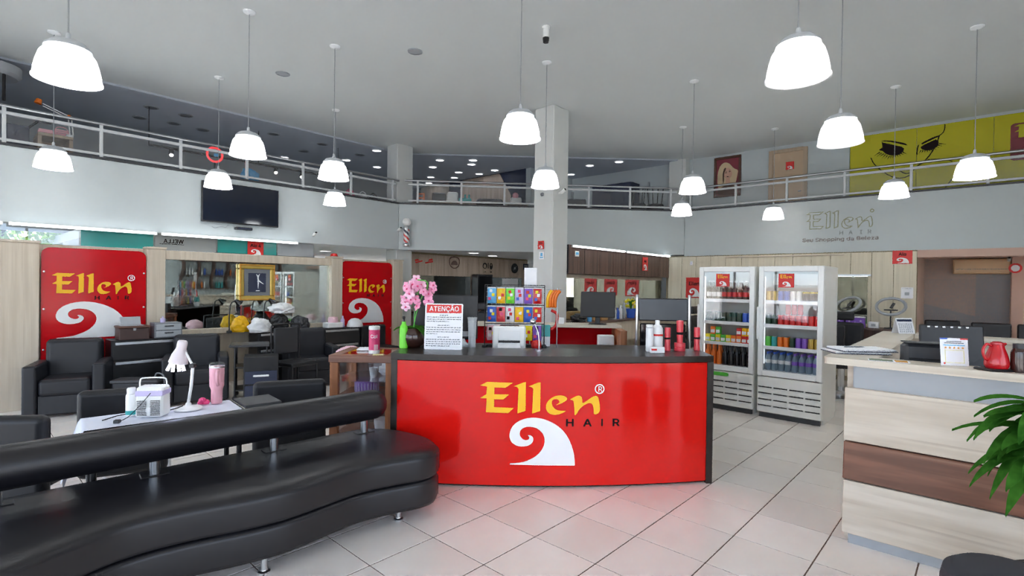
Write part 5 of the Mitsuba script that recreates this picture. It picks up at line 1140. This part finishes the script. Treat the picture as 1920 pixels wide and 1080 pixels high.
part(k, 'features', plate(unary_union([affinity.scale(Point(.35, 3.985).buffer(.015), 1.2, .6), affinity.scale(Point(.425, 4.0).buffer(.015), 1.2, .6), affinity.scale(Point(.39, 3.90).buffer(.018), 1.2, .5), sbox(.335, 4.005, .368, 4.011), sbox(.41, 4.022, .443, 4.028)]), .002, -.0225), 'ink', kind='stuff')
k = thing('door_1', None, None, M4(*W(11.145, 3.2), 0, RR), kind='structure'); part(k, 'frame', [box(.09, .165, -.04, 0, 2.4, 4.30), box(.70, .775, -.04, 0, 2.4, 4.29), box(.165, .70, -.04, 0, 4.235, 4.30)], 'tan_wood'); part(k, 'leaf', box(.165, .70, -.02, 0, 2.4, 4.235), 'door_beige'); part(k, 'handle', box(.63, .68, -.07, -.02, 3.44, 3.46, .004), 'steel')
notice(M4(*W(11.12, 2.80), 3.89, RR), .145, .15, 'red notice with a white wave on the upper beige door', None)
MY = M4(*W(11.145, 1.74), 0, RR)
k = thing('wall_mural', 'yellow mural with a line-drawn face and closed lashes on the upper right wall', 'mural', MY)
for q in range(6): part(k, 'panel', box(q * .96 + .002, q * .96 + .958, -.012, 0, 2.45, 4.33, .002), 'yellow_paint')
part(k, 'edge_strip', box(-.075, -.005, -.03, 0, 2.42, 4.35), 'white_paint')
B1 = [(.456, 4.189), (.52, 4.194), (.615, 4.171), (.74, 4.124), (.802, 4.095), (.838, 4.057), (.792, 4.071), (.699, 4.112), (.594, 4.156), (.51, 4.179)]
E1 = [(.472, 4.17), (.542, 4.139), (.658, 4.087), (.752, 4.046), (.788, 4.008), (.774, 3.953), (.723, 3.916), (.661, 3.907), (.588, 3.924), (.524, 3.967), (.491, 4.011), (.432, 4.04), (.485, 4.077)]
B2 = [(1.018, 4.052), (1.062, 4.082), (1.158, 4.127), (1.244, 4.151), (1.254, 4.135), (1.159, 4.096), (1.033, 4.037)]
E2 = [(1.009, 3.991), (1.063, 4.032), (1.159, 4.071), (1.212, 4.093), (1.246, 4.05), (1.247, 3.988), (1.2, 3.947), (1.142, 3.925), (1.084, 3.929), (1.035, 3.955)]
def lash(x, z, dx, dz, w=.008): n = np.array([-dz, dx]) / math.hypot(dx, dz) * w; return Polygon([(x + n[0], z + n[1]), (x - n[0], z - n[1]), (x + dx, z + dz)])
L1 = [lash(.45 + .027 * q, 4.0 - .09 * min(1, q / 5) + .004 * max(0, q - 8) ** 1.6, -.09 + .012 * q, -.055 + .0015 * q * (q > 6)) for q in range(13)]
L2 = [lash(1.02 + .026 * q, 3.96 - .02 * (q < 6) + .018 * max(0, q - 6), -.03 + .013 * q, -.05 + .006 * max(0, q - 5)) for q in range(10)]
for nm_, P in (('brow', B1), ('brow', B2)): part(k, nm_, plate(Polygon(P).buffer(0), .003, -.012), 'ink')
for E_, L_ in ((E1, L1), (E2, L2)): part(k, 'closed_eye', plate(unary_union([Polygon(E_).buffer(0)] + L_), .003, -.012), 'ink')
from shapely.geometry import LineString
for ln, w in (([(1.325, 4.317), (1.319, 4.233), (1.291, 4.177), (1.249, 4.142)], .006), ([(1.252, 4.135), (1.227, 4.041), (1.181, 3.925), (1.115, 3.812), (1.048, 3.735), (.989, 3.693)], .008), ([(.32, 3.913), (.365, 3.808), (.453, 3.697), (.572, 3.584), (.688, 3.518), (.801, 3.51), (.882, 3.544)], .007),
              ([(.984, 4.032), (.97, 3.972), (.967, 3.878)], .007), ([(.728, 3.641), (.811, 3.578), (.891, 3.593), (.989, 3.693)], .007), ([(1.116, 3.768), (1.251, 3.76), (1.355, 3.739), (1.421, 3.693)], .006), ([(1.425, 3.401), (1.389, 3.344), (1.30, 3.2)], .006)):
    part(k, 'drawn_line', plate(LineString(spline([(a, b) for a, b in ln], 4)).buffer(w), .003, -.012), 'ink')
rp = part(k, 'red_field', plate(unary_union([rrect(2.11, 3.2, 3.6, 4.17, .05)]), .004, -.012), 'red_dark')
for p in word_polys(.92, .22): part(rp, 'letter', plate(affinity.translate(p, 2.15, 3.93), .003, -.016), 'yellow_paint')
# ================================================================ mezzanine furniture seen over the railings
ZF = 2.402
blue = thing('wall_panelling', 'pale wood panelling with a slanted edge on the dark blue upper wall', 'panelling', M4(*W(9.44, 12.0), 0, RR)); part(blue, 'panel', plate(Polygon([(0, 2.42), (1.2, 2.42), (1.2, 4.33), (0, 4.33)]), .02), 'far_wood'); part(blue, 'panel', plate(Polygon([(1.75, 2.42), (3.25, 2.42), (3.5, 3.75), (3.1, 4.33), (1.75, 4.33)]), .02), 'far_wood')
k = thing('wardrobe', 'dark blue cabinet against the upper white wall right of the column', 'cabinet', M4(*W(10.7, 7.0), ZF, RR)); part(k, 'carcass', box(0, 1.05, .02, .42, 0, 1.58), 'blue_dark')
for q in range(2): part(k, 'door', box(.005 + q * .525, .52 + q * .525, 0, .018, .02, 1.56, .003), 'blue_dark')
for q, b in enumerate((7.88, 5.72, 4.7)): solo('wall_fin', box(0, .03, 0, .05, 2.42, 4.0), 'silver_grey', f'slim grey strip on the upper white wall, {ORD[q]} from the left', 'trim', M4(*W(11.09, b), 0, RR))
def desk(m, w, label, bs='oak_top', h=.95):
    k = thing('desk', label, 'desk', m); part(k, 'top', box(0, w, 0, .5, h - .04, h, .004), bs); part(k, 'side', box(0, .04, .02, .48, 0, h - .04), bs); part(k, 'side', box(w - .04, w, .02, .48, 0, h - .04), bs); part(k, 'back', box(.04, w - .04, .44, .47, .2, h - .04), bs); return k
desk(M4(*W(.92, 9.25), 3.062, RL), .36, 'small desk with pink baskets behind the left railing', 'tan_wood', .45)
def slat_basket(m, label, s=1.):
    k = thing('plastic_basket', label, 'basket', m); part(k, 'body', [box(-.07, .07, -.05, .05, 0, .01), box(-.075, -.068, -.05, .05, 0, .1 * s), box(.068, .075, -.05, .05, 0, .1 * s)] + [box(-.07, .07, y, y + .006, z, z + .015) for y in (-.052, .046) for z in (.0, .028, .056, .084 * s)], 'pink'); part(k, 'handle', tube(spline([(-.07, 0, .1 * s), (-.04, 0, .14 * s), (.04, 0, .14 * s), (.07, 0, .1 * s)], 4), .006, 6), 'pink', True)
slat_basket(M4(*W(1.18, 9.42), 3.513, RL), 'larger pink slotted basket on the small desk behind the left railing'); slat_basket(M4(*W(1.01, 9.42), 3.513, RL), 'lower pink basket left of the larger one behind the left railing', .5)
k = thing('arm_lamp', 'white jointed lamp with an orange head behind the left railing', 'lamp', M4(*W(1.25, 9.3), 3.513, RL)); part(k, 'base', lathe([(0, 0), (.04, 0), (.04, .03), (0, .03)], 16), 'white', 40)
for o in (0, .035): part(k, 'lower_arm', cyl((.0 + o, 0, .03), (-.02 + o, 0, .29), .007, n=8), 'white', True)
for o in (0, .03): part(k, 'upper_arm', cyl((-.02, 0, .29 - o), (-.28, 0, .39 - o), .007, n=8), 'white', True)
part(k, 'head', mv(lathe([(0, .07), (.03, .06), (.04, 0), (0, 0)], 16), -.33, 0, .38, ry=15), 'orange', 40); part(k, 'joint', mv(trimesh.creation.icosphere(subdivisions=1, radius=.02), -.01, 0, .29), 'orange', True)
k = thing('arm_lamp', 'dark jointed lamp leaning behind the pink baskets', 'lamp', M4(*W(.80, 9.55), 3.062, RL)); part(k, 'lower_arm', cyl((0, 0, 0), (0.02, 0, .5), .014, n=8), 'black_plastic', True); part(k, 'upper_arm', cyl((.02, 0, .5), (.16, 0, .66), .014, n=8), 'black_plastic', True); part(k, 'head', mv(box(-.05, .09, -.03, .03, -.02, .02, .006), .2, 0, .66), 'black_plastic'); part(k, 'base', box(-.08, .08, -.06, .06, 0, .02, .004), 'black_plastic')
solo('display_board', box(-.12, .12, -.02, .02, 0, .50, .006), 'blue_dark', 'dark blue board left of the small desk behind the left railing', 'board', M4(*W(.72, 9.3), 3.062, RL))
k = thing('ring_lamp', 'red glowing ring lamp behind the left railing', 'lamp', M4(*W(3.1, 9.4), ZF, RL)); emit(k, 'ring', mv(tube([(.115 * math.cos(q), 0, .115 * math.sin(q)) for q in np.arange(24) * math.pi / 12], .018, 8, True), 0, 0, 1.25), (1.0, .05, .06), 'red', True); part(k, 'stand', cyl((0, 0, 0), (0, 0, 1.12), .012), 'black_plastic', True); part(k, 'base', lathe([(0, 0), (.16, 0), (.15, .02), (0, .02)], 20), 'black_plastic', 40); part(k, 'phone', box(-.02, .05, -.02, -.012, 1.22, 1.27), 'sky_blue')
k = thing('track_light', 'ceiling-hung spot track behind the left railing', 'lamp', M4(*W(4.3, 9.9), 0, RL)); part(k, 'track', box(-2.0, 1.4, -.02, .02, 3.72, 3.75), 'black_plastic')
for x in (-2.0, -.3, 1.3): part(k, 'hanger', cyl((x, 0, 3.75), (x, 0, ZC - .03), .006, n=6), 'black_plastic', True)
for q, x in enumerate((-1.7, .0, .5)):
    s_ = part(k, 'spot', mv(lathe([(0, .09), (.03, .09), (.035, 0), (0, .03)], 14), x, -.03, 3.63, rx=25), 'black_plastic', 40); emit(s_, 'bulb', mv(trimesh.creation.icosphere(subdivisions=1, radius=.03), x, -.05, 3.62), np.array([1, .95, .85]) * 10, smooth=True)
for q, (a, b, w, l) in enumerate(((3.5, 9.7, 1.0, 'left of the spot lights'), (4.7, 9.9, 1.0, 'under the spot lights'), (5.85, 9.9, .9, 'beside the white corner column'))): desk(M4(*W(a, b), ZF, RL), w, f'white work desk behind the left railing, {l}', 'white_paint', .98)
solo('handbag', blob(.16, .1, .15, 41, .3), 'sky_blue', 'pale blue bag on the desk behind the left railing', 'bag', M4(*W(3.85, 9.9), ZF + .981, RL), smooth=True)
for q, (a, b, c, n_) in enumerate(((6.0, 10.1, 'magenta', 'magenta'), (6.35, 10.15, 'paper', 'white'), (6.62, 10.15, 'black_plastic', 'black'))):
    solo('salon_machine', cat_([blob(.09, .07, .10, 50 + q, .3), mv(tube(spline([(-.1, 0, 0), (-.08, 0, .14), (0, 0, .2), (.08, 0, .14), (.11, 0, 0)], 4), .012, 6), 0, 0, 0)]), c, f'{n_} appliance on the desk beside the white corner column', 'appliance', M4(*W(a, b), ZF + .981, RL), smooth=True)
cd = M4(-2.0, 11.35, ZF, CA)
desk(M4(-2.22, 11.33, ZF, CA), 1.28, 'long work desk behind the corner railing', 'oak_top', .98)
desk(M4(-.16, 11.5, ZF, CA), .5, 'short work desk behind the corner railing', 'oak_top', .98)
def topping(x, y, name, mesh, bs, label, cat, **kw): solo(name, mesh, bs, label, cat, M4(x, y, ZF + .981, CA), **kw)
topping(-2.06, 11.58, 'orange_rack', cat_([box(-.08, -.05, -.06, .06, 0, .2, .004), box(.05, .08, -.06, .06, 0, .2, .004), box(-.05, .05, -.06, .06, .08, .1), box(-.05, .05, -.06, .06, .17, .19)]), 'orange', 'orange framed stand at the left end of the corner desk', 'stand')
topping(-1.66, 11.6, 'heater_box', box(-.15, .15, -.08, .08, 0, .21, .02), 'black_plastic', 'black rounded appliance on the corner desk', 'appliance')
topping(-1.36, 11.62, 'heater_box', cat_([box(-.12, .12, -.08, .08, 0, .24, .03), box(-.13, .13, -.085, .085, 0, .06, .01)]), 'white_plastic', 'white appliance beside the black one on the corner desk', 'appliance')
topping(-1.08, 11.64, 'bottle_tray', cat_([box(-.14, .14, -.08, .08, 0, .10, .01)] + [mv(cyl((0, 0, .1), (0, 0, .19), .02, n=10), x, 0, 0) for x in (-.08, 0, .09)]), 'teal', 'tray of small bottles on the short corner desk', 'tray')
k = thing('lounge_sofa', 'black rounded sofa back behind the corner railing', 'sofa', M4(-.52, 11.5, ZF, CA)); part(k, 'backrest', pillow(-.30, .30, -.10, .10, .1, 1.06, .09, 2), 'leather_matt', 40); part(k, 'seat', pillow(-.29, .29, .08, .55, .1, .5, .07, 2), 'leather_matt', 40)
k = thing('facial_machine', 'white and pink appliance on the short corner desk', 'appliance', M4(.05, 11.75, ZF + .981, CA)); part(k, 'body', box(-.12, .14, -.08, .08, 0, .16, .03), 'white_plastic'); part(k, 'hood', mv(trimesh.creation.icosphere(subdivisions=2, radius=.07), 0, 0, .2), 'pink', True)
# chairs stacked right of the column
k = thing('armchair_upper', 'dark low chair back right of the middle column behind the corner railing', 'chair', M4(1.38, 11.5, ZF, CA)); part(k, 'backrest', pillow(-.18, .24, -.06, .06, .3, 1.08, .04, 2), 'leather_slate', 40); part(k, 'seat', pillow(-.18, .24, .05, .5, .2, .5, .05, 2), 'leather_slate', 40)
for q, (x, t) in enumerate(((2.78, -8), (3.16, 6))):
    k = thing('upturned_stool', f'dark stool turned upside down behind the corner railing, {["left", "right"][q]} of two', 'stool', M4(x, 11.55, ZF + .781, CA + t)); part(k, 'seat', pillow(-.15, .15, -.15, .15, 0, .22, .05, 2), 'leather_matt', 40)
    for a in (-.1, .1):
        for b in (-.1, .1): part(k, 'leg', cyl((a, b, .2), (a * 1.3, b * 1.3, .58), .012, n=8), 'black_plastic', True)
solo('plinth_box', box(-.2, .5, -.25, .2, 0, .78, .006), 'grey_paint', 'grey bench under the upturned stools', 'bench', M4(2.8, 11.6, ZF, CA))

# ================================================================ right side: counter things, side room, vanity
T2 = 1.1625
for q, (x, y, r, c) in enumerate(((2.30, 3.46, -8, 'white'), (2.33, 3.45, -2, 'paper'))):
    k = thing('notebook', f'open ruled notebook on the left corner of the pale counter, {["lower", "upper"][q]} one', 'book', M4(x, y, T2 + q * .0165, r)); part(k, 'cover', box(-.17, .17, -.11, .11, 0, .003), 'blue_dark'); part(k, 'pages', box(-.165, .165, -.106, .106, .003, .016, .002), c); part(k, 'spiral', tube([(-.16 + t * .011, -.108, .008 + .006 * math.sin(t * 2.1)) for t in range(30)], .0015, 4), 'steel')
solo('pen', tube([(-.07, 0, .005), (.05, .01, .005), (.075, .012, .005)], [.004, .004, .001], 8), 'mid_grey', 'grey pen lying on the upper notebook', 'pen', M4(2.29, 3.45, T2 + .033), smooth=True)
k = thing('desk_calendar', 'folded desk calendar standing at the far end of the pale counter', 'calendar', M4(3.80, 5.02, T2, 5, .85)); part(k, 'front_sheet', mv(box(-.1, .1, -.002, 0, 0, .18), 0, -.05, 0, rx=-17), 'paper'); part(k, 'back_sheet', mv(box(-.1, .1, 0, .002, 0, .18), 0, .052, 0, rx=17), 'paper'); part(k, 'heading', mv(box(-.09, .09, -.003, -.002, .14, .165), 0, -.05, 0, rx=-17), 'blue_dark'); part(k, 'dates', mv(plate(unary_union([sbox(-.08 + c * .024, .015 + r * .022, -.066 + c * .024, .028 + r * .022) for c in range(7) for r in range(5)]), .001, -.002), 0, -.05, 0, rx=-17), 'silver_grey', kind='stuff')
k = thing('postcard', 'flat photo card with an ochre end lying on the pale counter', 'card', M4(2.24, 3.07, T2, -32)); part(k, 'card', box(-.10, .10, -.045, .045, 0, .002), 'paper'); part(k, 'photo', box(-.095, .02, -.04, .04, .002, .003), 'green_dull'); part(k, 'ochre_end', box(.03, .09, -.04, .04, .002, .003), 'amber')
k = thing('table_card', 'white table card with coloured corners and a row of stars on the pale counter', 'sign', M4(2.50, 2.915, T2, -18)); part(k, 'card', mv(box(-.065, .065, -.003, 0, 0, .155), rx=-8), 'paper')
part(k, 'blue_corner', mv(box(-.065, -.03, -.004, -.003, .147, .155), rx=-8), 'blue'); part(k, 'red_corner', mv(box(.03, .065, -.004, -.003, .147, .155), rx=-8), 'red'); part(k, 'heading', mv(plate(unary_union([sbox(-.035, .133, .035, .138), sbox(-.045, .124, .045, .129)]), .001, -.003), rx=-8), 'mid_grey'); part(k, 'subtitle', mv(box(-.05, .05, -.004, -.003, .112, .117), rx=-8), 'sky_blue')
def star(x, z, r): return Polygon([(x + (r if i % 2 == 0 else r * .42) * math.sin(i * math.pi / 5), z + (r if i % 2 == 0 else r * .42) * math.cos(i * math.pi / 5)) for i in range(10)])
for q in range(5): part(k, 'star', mv(plate(star(-.04 + q * .02, .1, .008), .001, -.003), rx=-8), 'amber')
part(k, 'frame_line', mv(plate(sbox(-.045, .015, .045, .088).difference(sbox(-.042, .018, .042, .085)), .001, -.003), rx=-8), 'lemon_pale'); part(k, 'red_dot', mv(plate(Point(-.048, .012).buffer(.005), .001, -.003), rx=-8), 'red')
k = thing('monitor', 'large black monitor seen from behind, inside the pale counter', 'monitor', M4(2.93, 3.42, .831, -20)); part(k, 'screen', mv(box(-.18, .17, -.02, .02, .12, .525, .008), rx=-6), 'black_plastic'); part(k, 'stand', box(-.05, .05, -.0, .04, 0, .2, .004), 'black_plastic'); part(k, 'foot', box(-.12, .12, -.08, .1, 0, .015, .004), 'black_plastic'); part(k, 'clips', [mv(box(-.14 + q * .042, -.125 + q * .042, -.023, -.02, .505, .515), rx=-6) for q in range(6)], 'white', kind='stuff')
k = thing('receipt_printer', 'low black printer with a slot in front of the black monitor', 'printer', M4(2.57, 3.19, .831, -24)); part(k, 'body', box(-.13, .13, -.07, .09, 0, .425, .02), 'dark_grey'); part(k, 'slot', box(-.11, .11, -.073, -.069, .33, .34), 'black'); part(k, 'lid', box(-.125, .125, -.06, .08, .4255, .433, .004), 'dark_grey')
k = thing('thermos', 'red insulated coffee pot with a side handle on the pale counter', 'jug', M4(2.60, 2.77, T2 + .0125, 0, .77)); part(k, 'body', lathe([(0, 0), (.058, 0), (.066, .015), (.068, .04), (.058, .09), (.042, .14), (.036, .165), (0, .168)], 28), 'crimson', 40); part(k, 'lid', lathe([(0, .168), (.037, .166), (.036, .176), (.02, .184), (0, .185)], 24), 'crimson', 40); part(k, 'handle', tube(spline([(-.04, 0, .155), (-.075, 0, .165), (-.098, 0, .12), (-.085, 0, .07), (-.064, 0, .055)], 6), .0085), 'crimson', True); part(k, 'spout', mv(lathe([(0, 0), (.014, 0), (.008, .03), (0, .03)], 12), .034, 0, .155, ry=60), 'crimson', 40)
solo('tray', box(-.08, .09, -.055, .06, 0, .012, .004), 'black_plastic', 'black tray under the red coffee pot', 'tray', M4(2.60, 2.765, T2))
k = thing('brown_jar', 'tall dark brown jar at the right edge behind the leaves', 'jar', M4(2.675, 2.715, T2, 0, .78)); part(k, 'body', lathe([(0, 0), (.05, 0), (.052, .02), (.052, .13), (.04, .16), (0, .16)], 24), 'brown_gloss', 40); part(k, 'lid', lathe([(0, .16), (.042, .16), (.042, .19), (0, .19)], 24), 'dark_grey', 40)
k = thing('air_conditioner', 'cream wall air conditioner in the side room', 'air conditioner', M4(*W(12.5, .31), 1.875, RR)); part(k, 'body', pillow(0, .76, -.21, 0, 0, .27, .03, 2), 'ac_cream', 40); part(k, 'flap', box(.04, .72, -.212, -.2, .03, .075, .004), 'ac_cream'); part(k, 'slot', box(.04, .72, -.214, -.205, .082, .088), 'mid_grey')
for x in (.1, .36, .66): part(k, 'vent', box(x - .03, x + .03, -.16, -.1, .268, .274), 'black')
def mesh_chair(m, label):
    k = thing('mesh_chair', label, 'chair', m, 'black office chairs in the side room'); part(k, 'backrest', pillow(-.25, .25, .16, .22, .55, 1.05, .03, 2), 'black_plastic', 40); part(k, 'seat', pillow(-.24, .24, -.26, .2, .42, .5, .03, 2), 'black_plastic', 40); part(k, 'column', cyl((0, 0, .06), (0, 0, .43), .03), 'black_plastic', True); part(k, 'back_support', box(-.03, .03, .18, .21, .4, .6), 'black_plastic')
    part(k, 'base', [tube([(0, 0, .1), (.28 * math.cos(q), .28 * math.sin(q), .05)], .018) for q in np.arange(5) * 2 * math.pi / 5] + [mv(trimesh.creation.icosphere(subdivisions=1, radius=.03), .28 * math.cos(q), .28 * math.sin(q), .03) for q in np.arange(5) * 2 * math.pi / 5], 'black_plastic', True)
    return k
MC = mesh_chair(M4(*W(11.75, .38), 0, RR + 15), 'black office chair in the side room, left of the red coffee pot'); dup(MC, M4(*W(11.5, -.22), 0, RR + 5), 'black office chair below the air conditioner, right of the black monitor'); dup(MC, M4(*W(11.5, -.75), 0, RR - 5), 'black office chair at the right edge of the side room')
k = thing('vanity_shelf', 'dark vanity shelf on the boarded wall beside the right fridge', 'shelf', M4(*W(10.06, 2.3), 0, RR)); part(k, 'top', box(0, 1.45, 0, .42, .92, .95, .004), 'dark_wood'); part(k, 'side', box(0, .03, .02, .42, 0, .92), 'dark_wood'); part(k, 'side', box(1.42, 1.45, .02, .42, 0, .92), 'dark_wood'); part(k, 'back', box(.03, 1.42, .38, .41, .5, .92), 'dark_wood')
k = thing('wall_mirror', 'large frameless mirror on the boarded wall right of the right fridge', 'mirror', M4(*W(10.482, 2.75), 0, RR)); part(k, 'glass', box(0, 1.40, -.008, -.002, 1.0, 1.80), 'mirror_dim'); part(k, 'top_rail', box(0, 1.45, -.03, 0, 1.80, 1.83), 'steel')
def ringlight(m, label):
    k = thing('ring_light', label, 'lamp', m, 'ring lights on the vanity shelf'); part(k, 'ring', mv(tube([(.19 * math.cos(q), 0, .19 * math.sin(q)) for q in np.arange(28) * math.pi / 14], .022, 10, True), 0, 0, .36, rx=-48), 'silver_grey', True); part(k, 'pole', cyl((0, 0, 0), (0, .0, .30), .011, n=10), 'black_plastic', True); part(k, 'phone_clip', mv(box(-.02, .02, -.01, .01, .0, .1, .003), 0, 0, .33, rx=-20, ry=25), 'black_plastic'); part(k, 'cross_bar', box(-.09, .09, -.012, .012, .29, .312, .004), 'black_plastic'); part(k, 'foot', lathe([(0, 0), (.09, 0), (.08, .02), (0, .025)], 20), 'black_plastic', 40)
    return k
RLt = ringlight(M4(*W(10.2, 1.0), .951, RR), 'grey ring light on the vanity shelf beside the side room'); dup(RLt, M4(*W(10.30, 1.60), .951, RR - 25), 'grey ring light next to the right fridge')
for q in range(2):
    k = thing('storage_box', f'purple patterned box on the vanity shelf, {["left", "right"][q]} of two', 'box', M4(*W(10.13, 1.76 - q * .30), .951, RR)); part(k, 'body', box(-.13, .13, -.06, .06, 0, .16, .004), 'purple'); part(k, 'lid', box(-.135, .135, -.065, .065, .16, .18, .004), 'white'); part(k, 'print', plate(unary_union([star(-.08, .1, .02), star(.0, .07, .03), star(.08, .11, .02), star(-.05, .04, .015), star(.07, .04, .018)]), .002, -.06), 'white', kind='stuff')
k = thing('tissue_box', 'white box on the vanity shelf right of the purple boxes', 'box', M4(*W(10.2, 1.22), .951, RR)); part(k, 'body', box(-.07, .07, -.05, .05, 0, .1, .004), 'white'); part(k, 'window', box(-.03, .03, -.052, -.05, .03, .07), 'silver_grey')
solo('green_bottle', lathe([(0, 0), (.02, 0), (.022, .09), (.008, .12), (.008, .16), (0, .16)], 14), 'green', 'small green bottle on the vanity shelf between box and mirror edge', 'bottle', M4(*W(10.36, 1.38), .951), smooth=40)
dup(S, M4(*W(9.5, 1.55), 0, RR), 'black salon chair facing the vanity shelf'); dup(S, M4(*W(8.75, 1.55), 0, RR + 30), 'black salon chair behind the right fridge')
def folds(m, label): pass
k = thing('pouf', 'dark grey round pouf in the bottom right corner', 'pouf', M4(2.04, 2.09, 0)); part(k, 'body', lathe([(0, .02), (.20, .02), (.22, .05), (.225, .36), (.215, .41), (.18, .435), (0, .44)], 40), 'pouf_grey', 40); part(k, 'base', lathe([(0, 0), (.18, 0), (.18, .02), (0, .02)], 30), 'black_plastic', 40)
# leafy plant at the right edge
random.seed(21)
k = thing('potted_plant', 'tall green plant with long strap leaves reaching in from the right edge', 'plant', M4(2.44, 2.27, 0)); part(k, 'pot', lathe([(0, 0), (.12, 0), (.17, .32), (.15, .32), (.11, .03), (0, .03)], 28), 'dark_grey', 40); part(k, 'soil', lathe([(0, .29), (.147, .29), (.1, .27), (0, .27)], 20), 'brown', 40)
part(k, 'trunk', tube(spline([(0, 0, .28), (.02, 0, .6), (-.01, 0, .95)], 5), .025), 'tan', True); part(k, 'trunk', tube(spline([(.05, .03, .28), (.07, .04, .5), (.06, .03, .72)], 5), .02), 'tan', True)
for q in range(34):
    h = random.uniform(.80, 1.06); L_ = random.uniform(.30, .42)
    part(k, 'leaf', mv(leaf_mesh(L_, random.uniform(.032, .048), random.uniform(.45, 1.25), 10), 0, 0, h, random.uniform(120, 330) if q > 16 else random.uniform(140, 220)), 'leaf', True)

# ================================================================ behind the camera and outside: what the mirrors and windows show
PS = M4(*W(9.3, -3.99), 0, RL + 180)
k = thing('product_shelf', 'dark wavy wall shelf filled with hair products, seen in the left mirror', 'shelf', PS)
for x in np.linspace(0, 3.4, 8): part(k, 'upright', mv(ext(Polygon(np.vstack([np.stack([x + .05 * np.sin(np.linspace(0, 6, 14)), np.linspace(0, 1.05, 14)], 1), np.stack([x + .035 + .05 * np.sin(np.linspace(0, 6, 14)), np.linspace(0, 1.05, 14)], 1)[::-1]])), .26).apply_transform(UP), 0, 0, 1.25), 'dark_wood')
for z in (1.25, 1.72, 2.24): part(k, 'board', box(-.02, 3.5, -.26, 0, z, z + .03), 'dark_wood')
pl_ = {c: mikit.ply(lathe([(0, 0), (.035, 0), (.036, .17), (.02, .2), (.02, .24), (0, .24)], 10), c, smooth=40) for c in ('blue', 'white', 'paper', 'orange', 'teal', 'silver_grey')}
for z, r in ((1.281, 0), (1.751, 1)):
    for q in range(34):
        c = ['blue', 'blue', 'white', 'paper', 'silver_grey', 'teal', 'white', 'orange'][(q // 4 + r * 3) % 8]
        if q % 9 == 8 or any(abs(.08 + q * .097 - x - .04) < .09 for x in np.linspace(0, 3.4, 8)): continue
        s_ = thing('product_bottle', f'{dict(blue="blue", white="white", paper="cream", orange="orange", teal="teal", silver_grey="grey")[c]} product bottle, {ORD[q % 5]} in the {ORD[q // 5]} bay, {["lower", "upper"][r]} board of the wavy shelf', 'bottle', PS @ M4(.08 + q * .097, -.13, z), f'{c} product bottles, board {r + 1}'); sp = dict(pl_[c]); sp['to_world'] = mi.ScalarTransform4f(place[s_]); scene[s_] = sp
k = thing('product_counter', 'pale wood sideboard under the wavy wall shelf', 'sideboard', PS); part(k, 'top', box(0, 3.4, -.45, -.01, .90, .94), 'oak_top'); part(k, 'body', box(.02, 3.38, -.43, -.01, 0, .90), 'white_paint')
def tree(x, y, z, h, label, seed):
    rng = np.random.default_rng(seed); k = thing('tree', label, 'tree', M4(x, y, z), 'trees outside the left windows'); part(k, 'trunk', tube(spline([(0, 0, 0), (.1, .05, h * .35), (-.05, .1, h * .6), (.1, 0, h * .9)], 5), np.linspace(.14, .04, 16)), 'brown', True)
    n = 5200; c = rng.normal(0, 1, (n, 3)); c /= np.linalg.norm(c, axis=1, keepdims=True); c *= rng.uniform(.35, 1, (n, 1)) ** .5 * (1.7, 1.7, h * .38); c[:, 2] += h * .62
    d1 = rng.normal(0, 1, (n, 3)); d1 /= np.linalg.norm(d1, axis=1, keepdims=True); d2 = np.cross(d1, rng.normal(0, 1, (n, 3))); d2 /= np.linalg.norm(d2, axis=1, keepdims=True)
    v = np.stack([c - d1 * .09, c + d2 * .04, c + d1 * .09, c - d2 * .04], 1).reshape(-1, 3); q = np.arange(n)[:, None] * 4; part(k, 'foliage', trimesh.Trimesh(v, np.vstack([q + [0, 1, 2], q + [0, 2, 3]]), process=False), 'tree_leaf', kind='stuff')
for q, (a, b, h) in enumerate(((.9, 14.8, 4.2), (3.6, 18.5, 5.0), (-3.4, 16.5, 4.6))): tree(*W(a, b), -.12, h, f'leafy tree outside the left windows, {ORD[q]} from the column side', 30 + q)
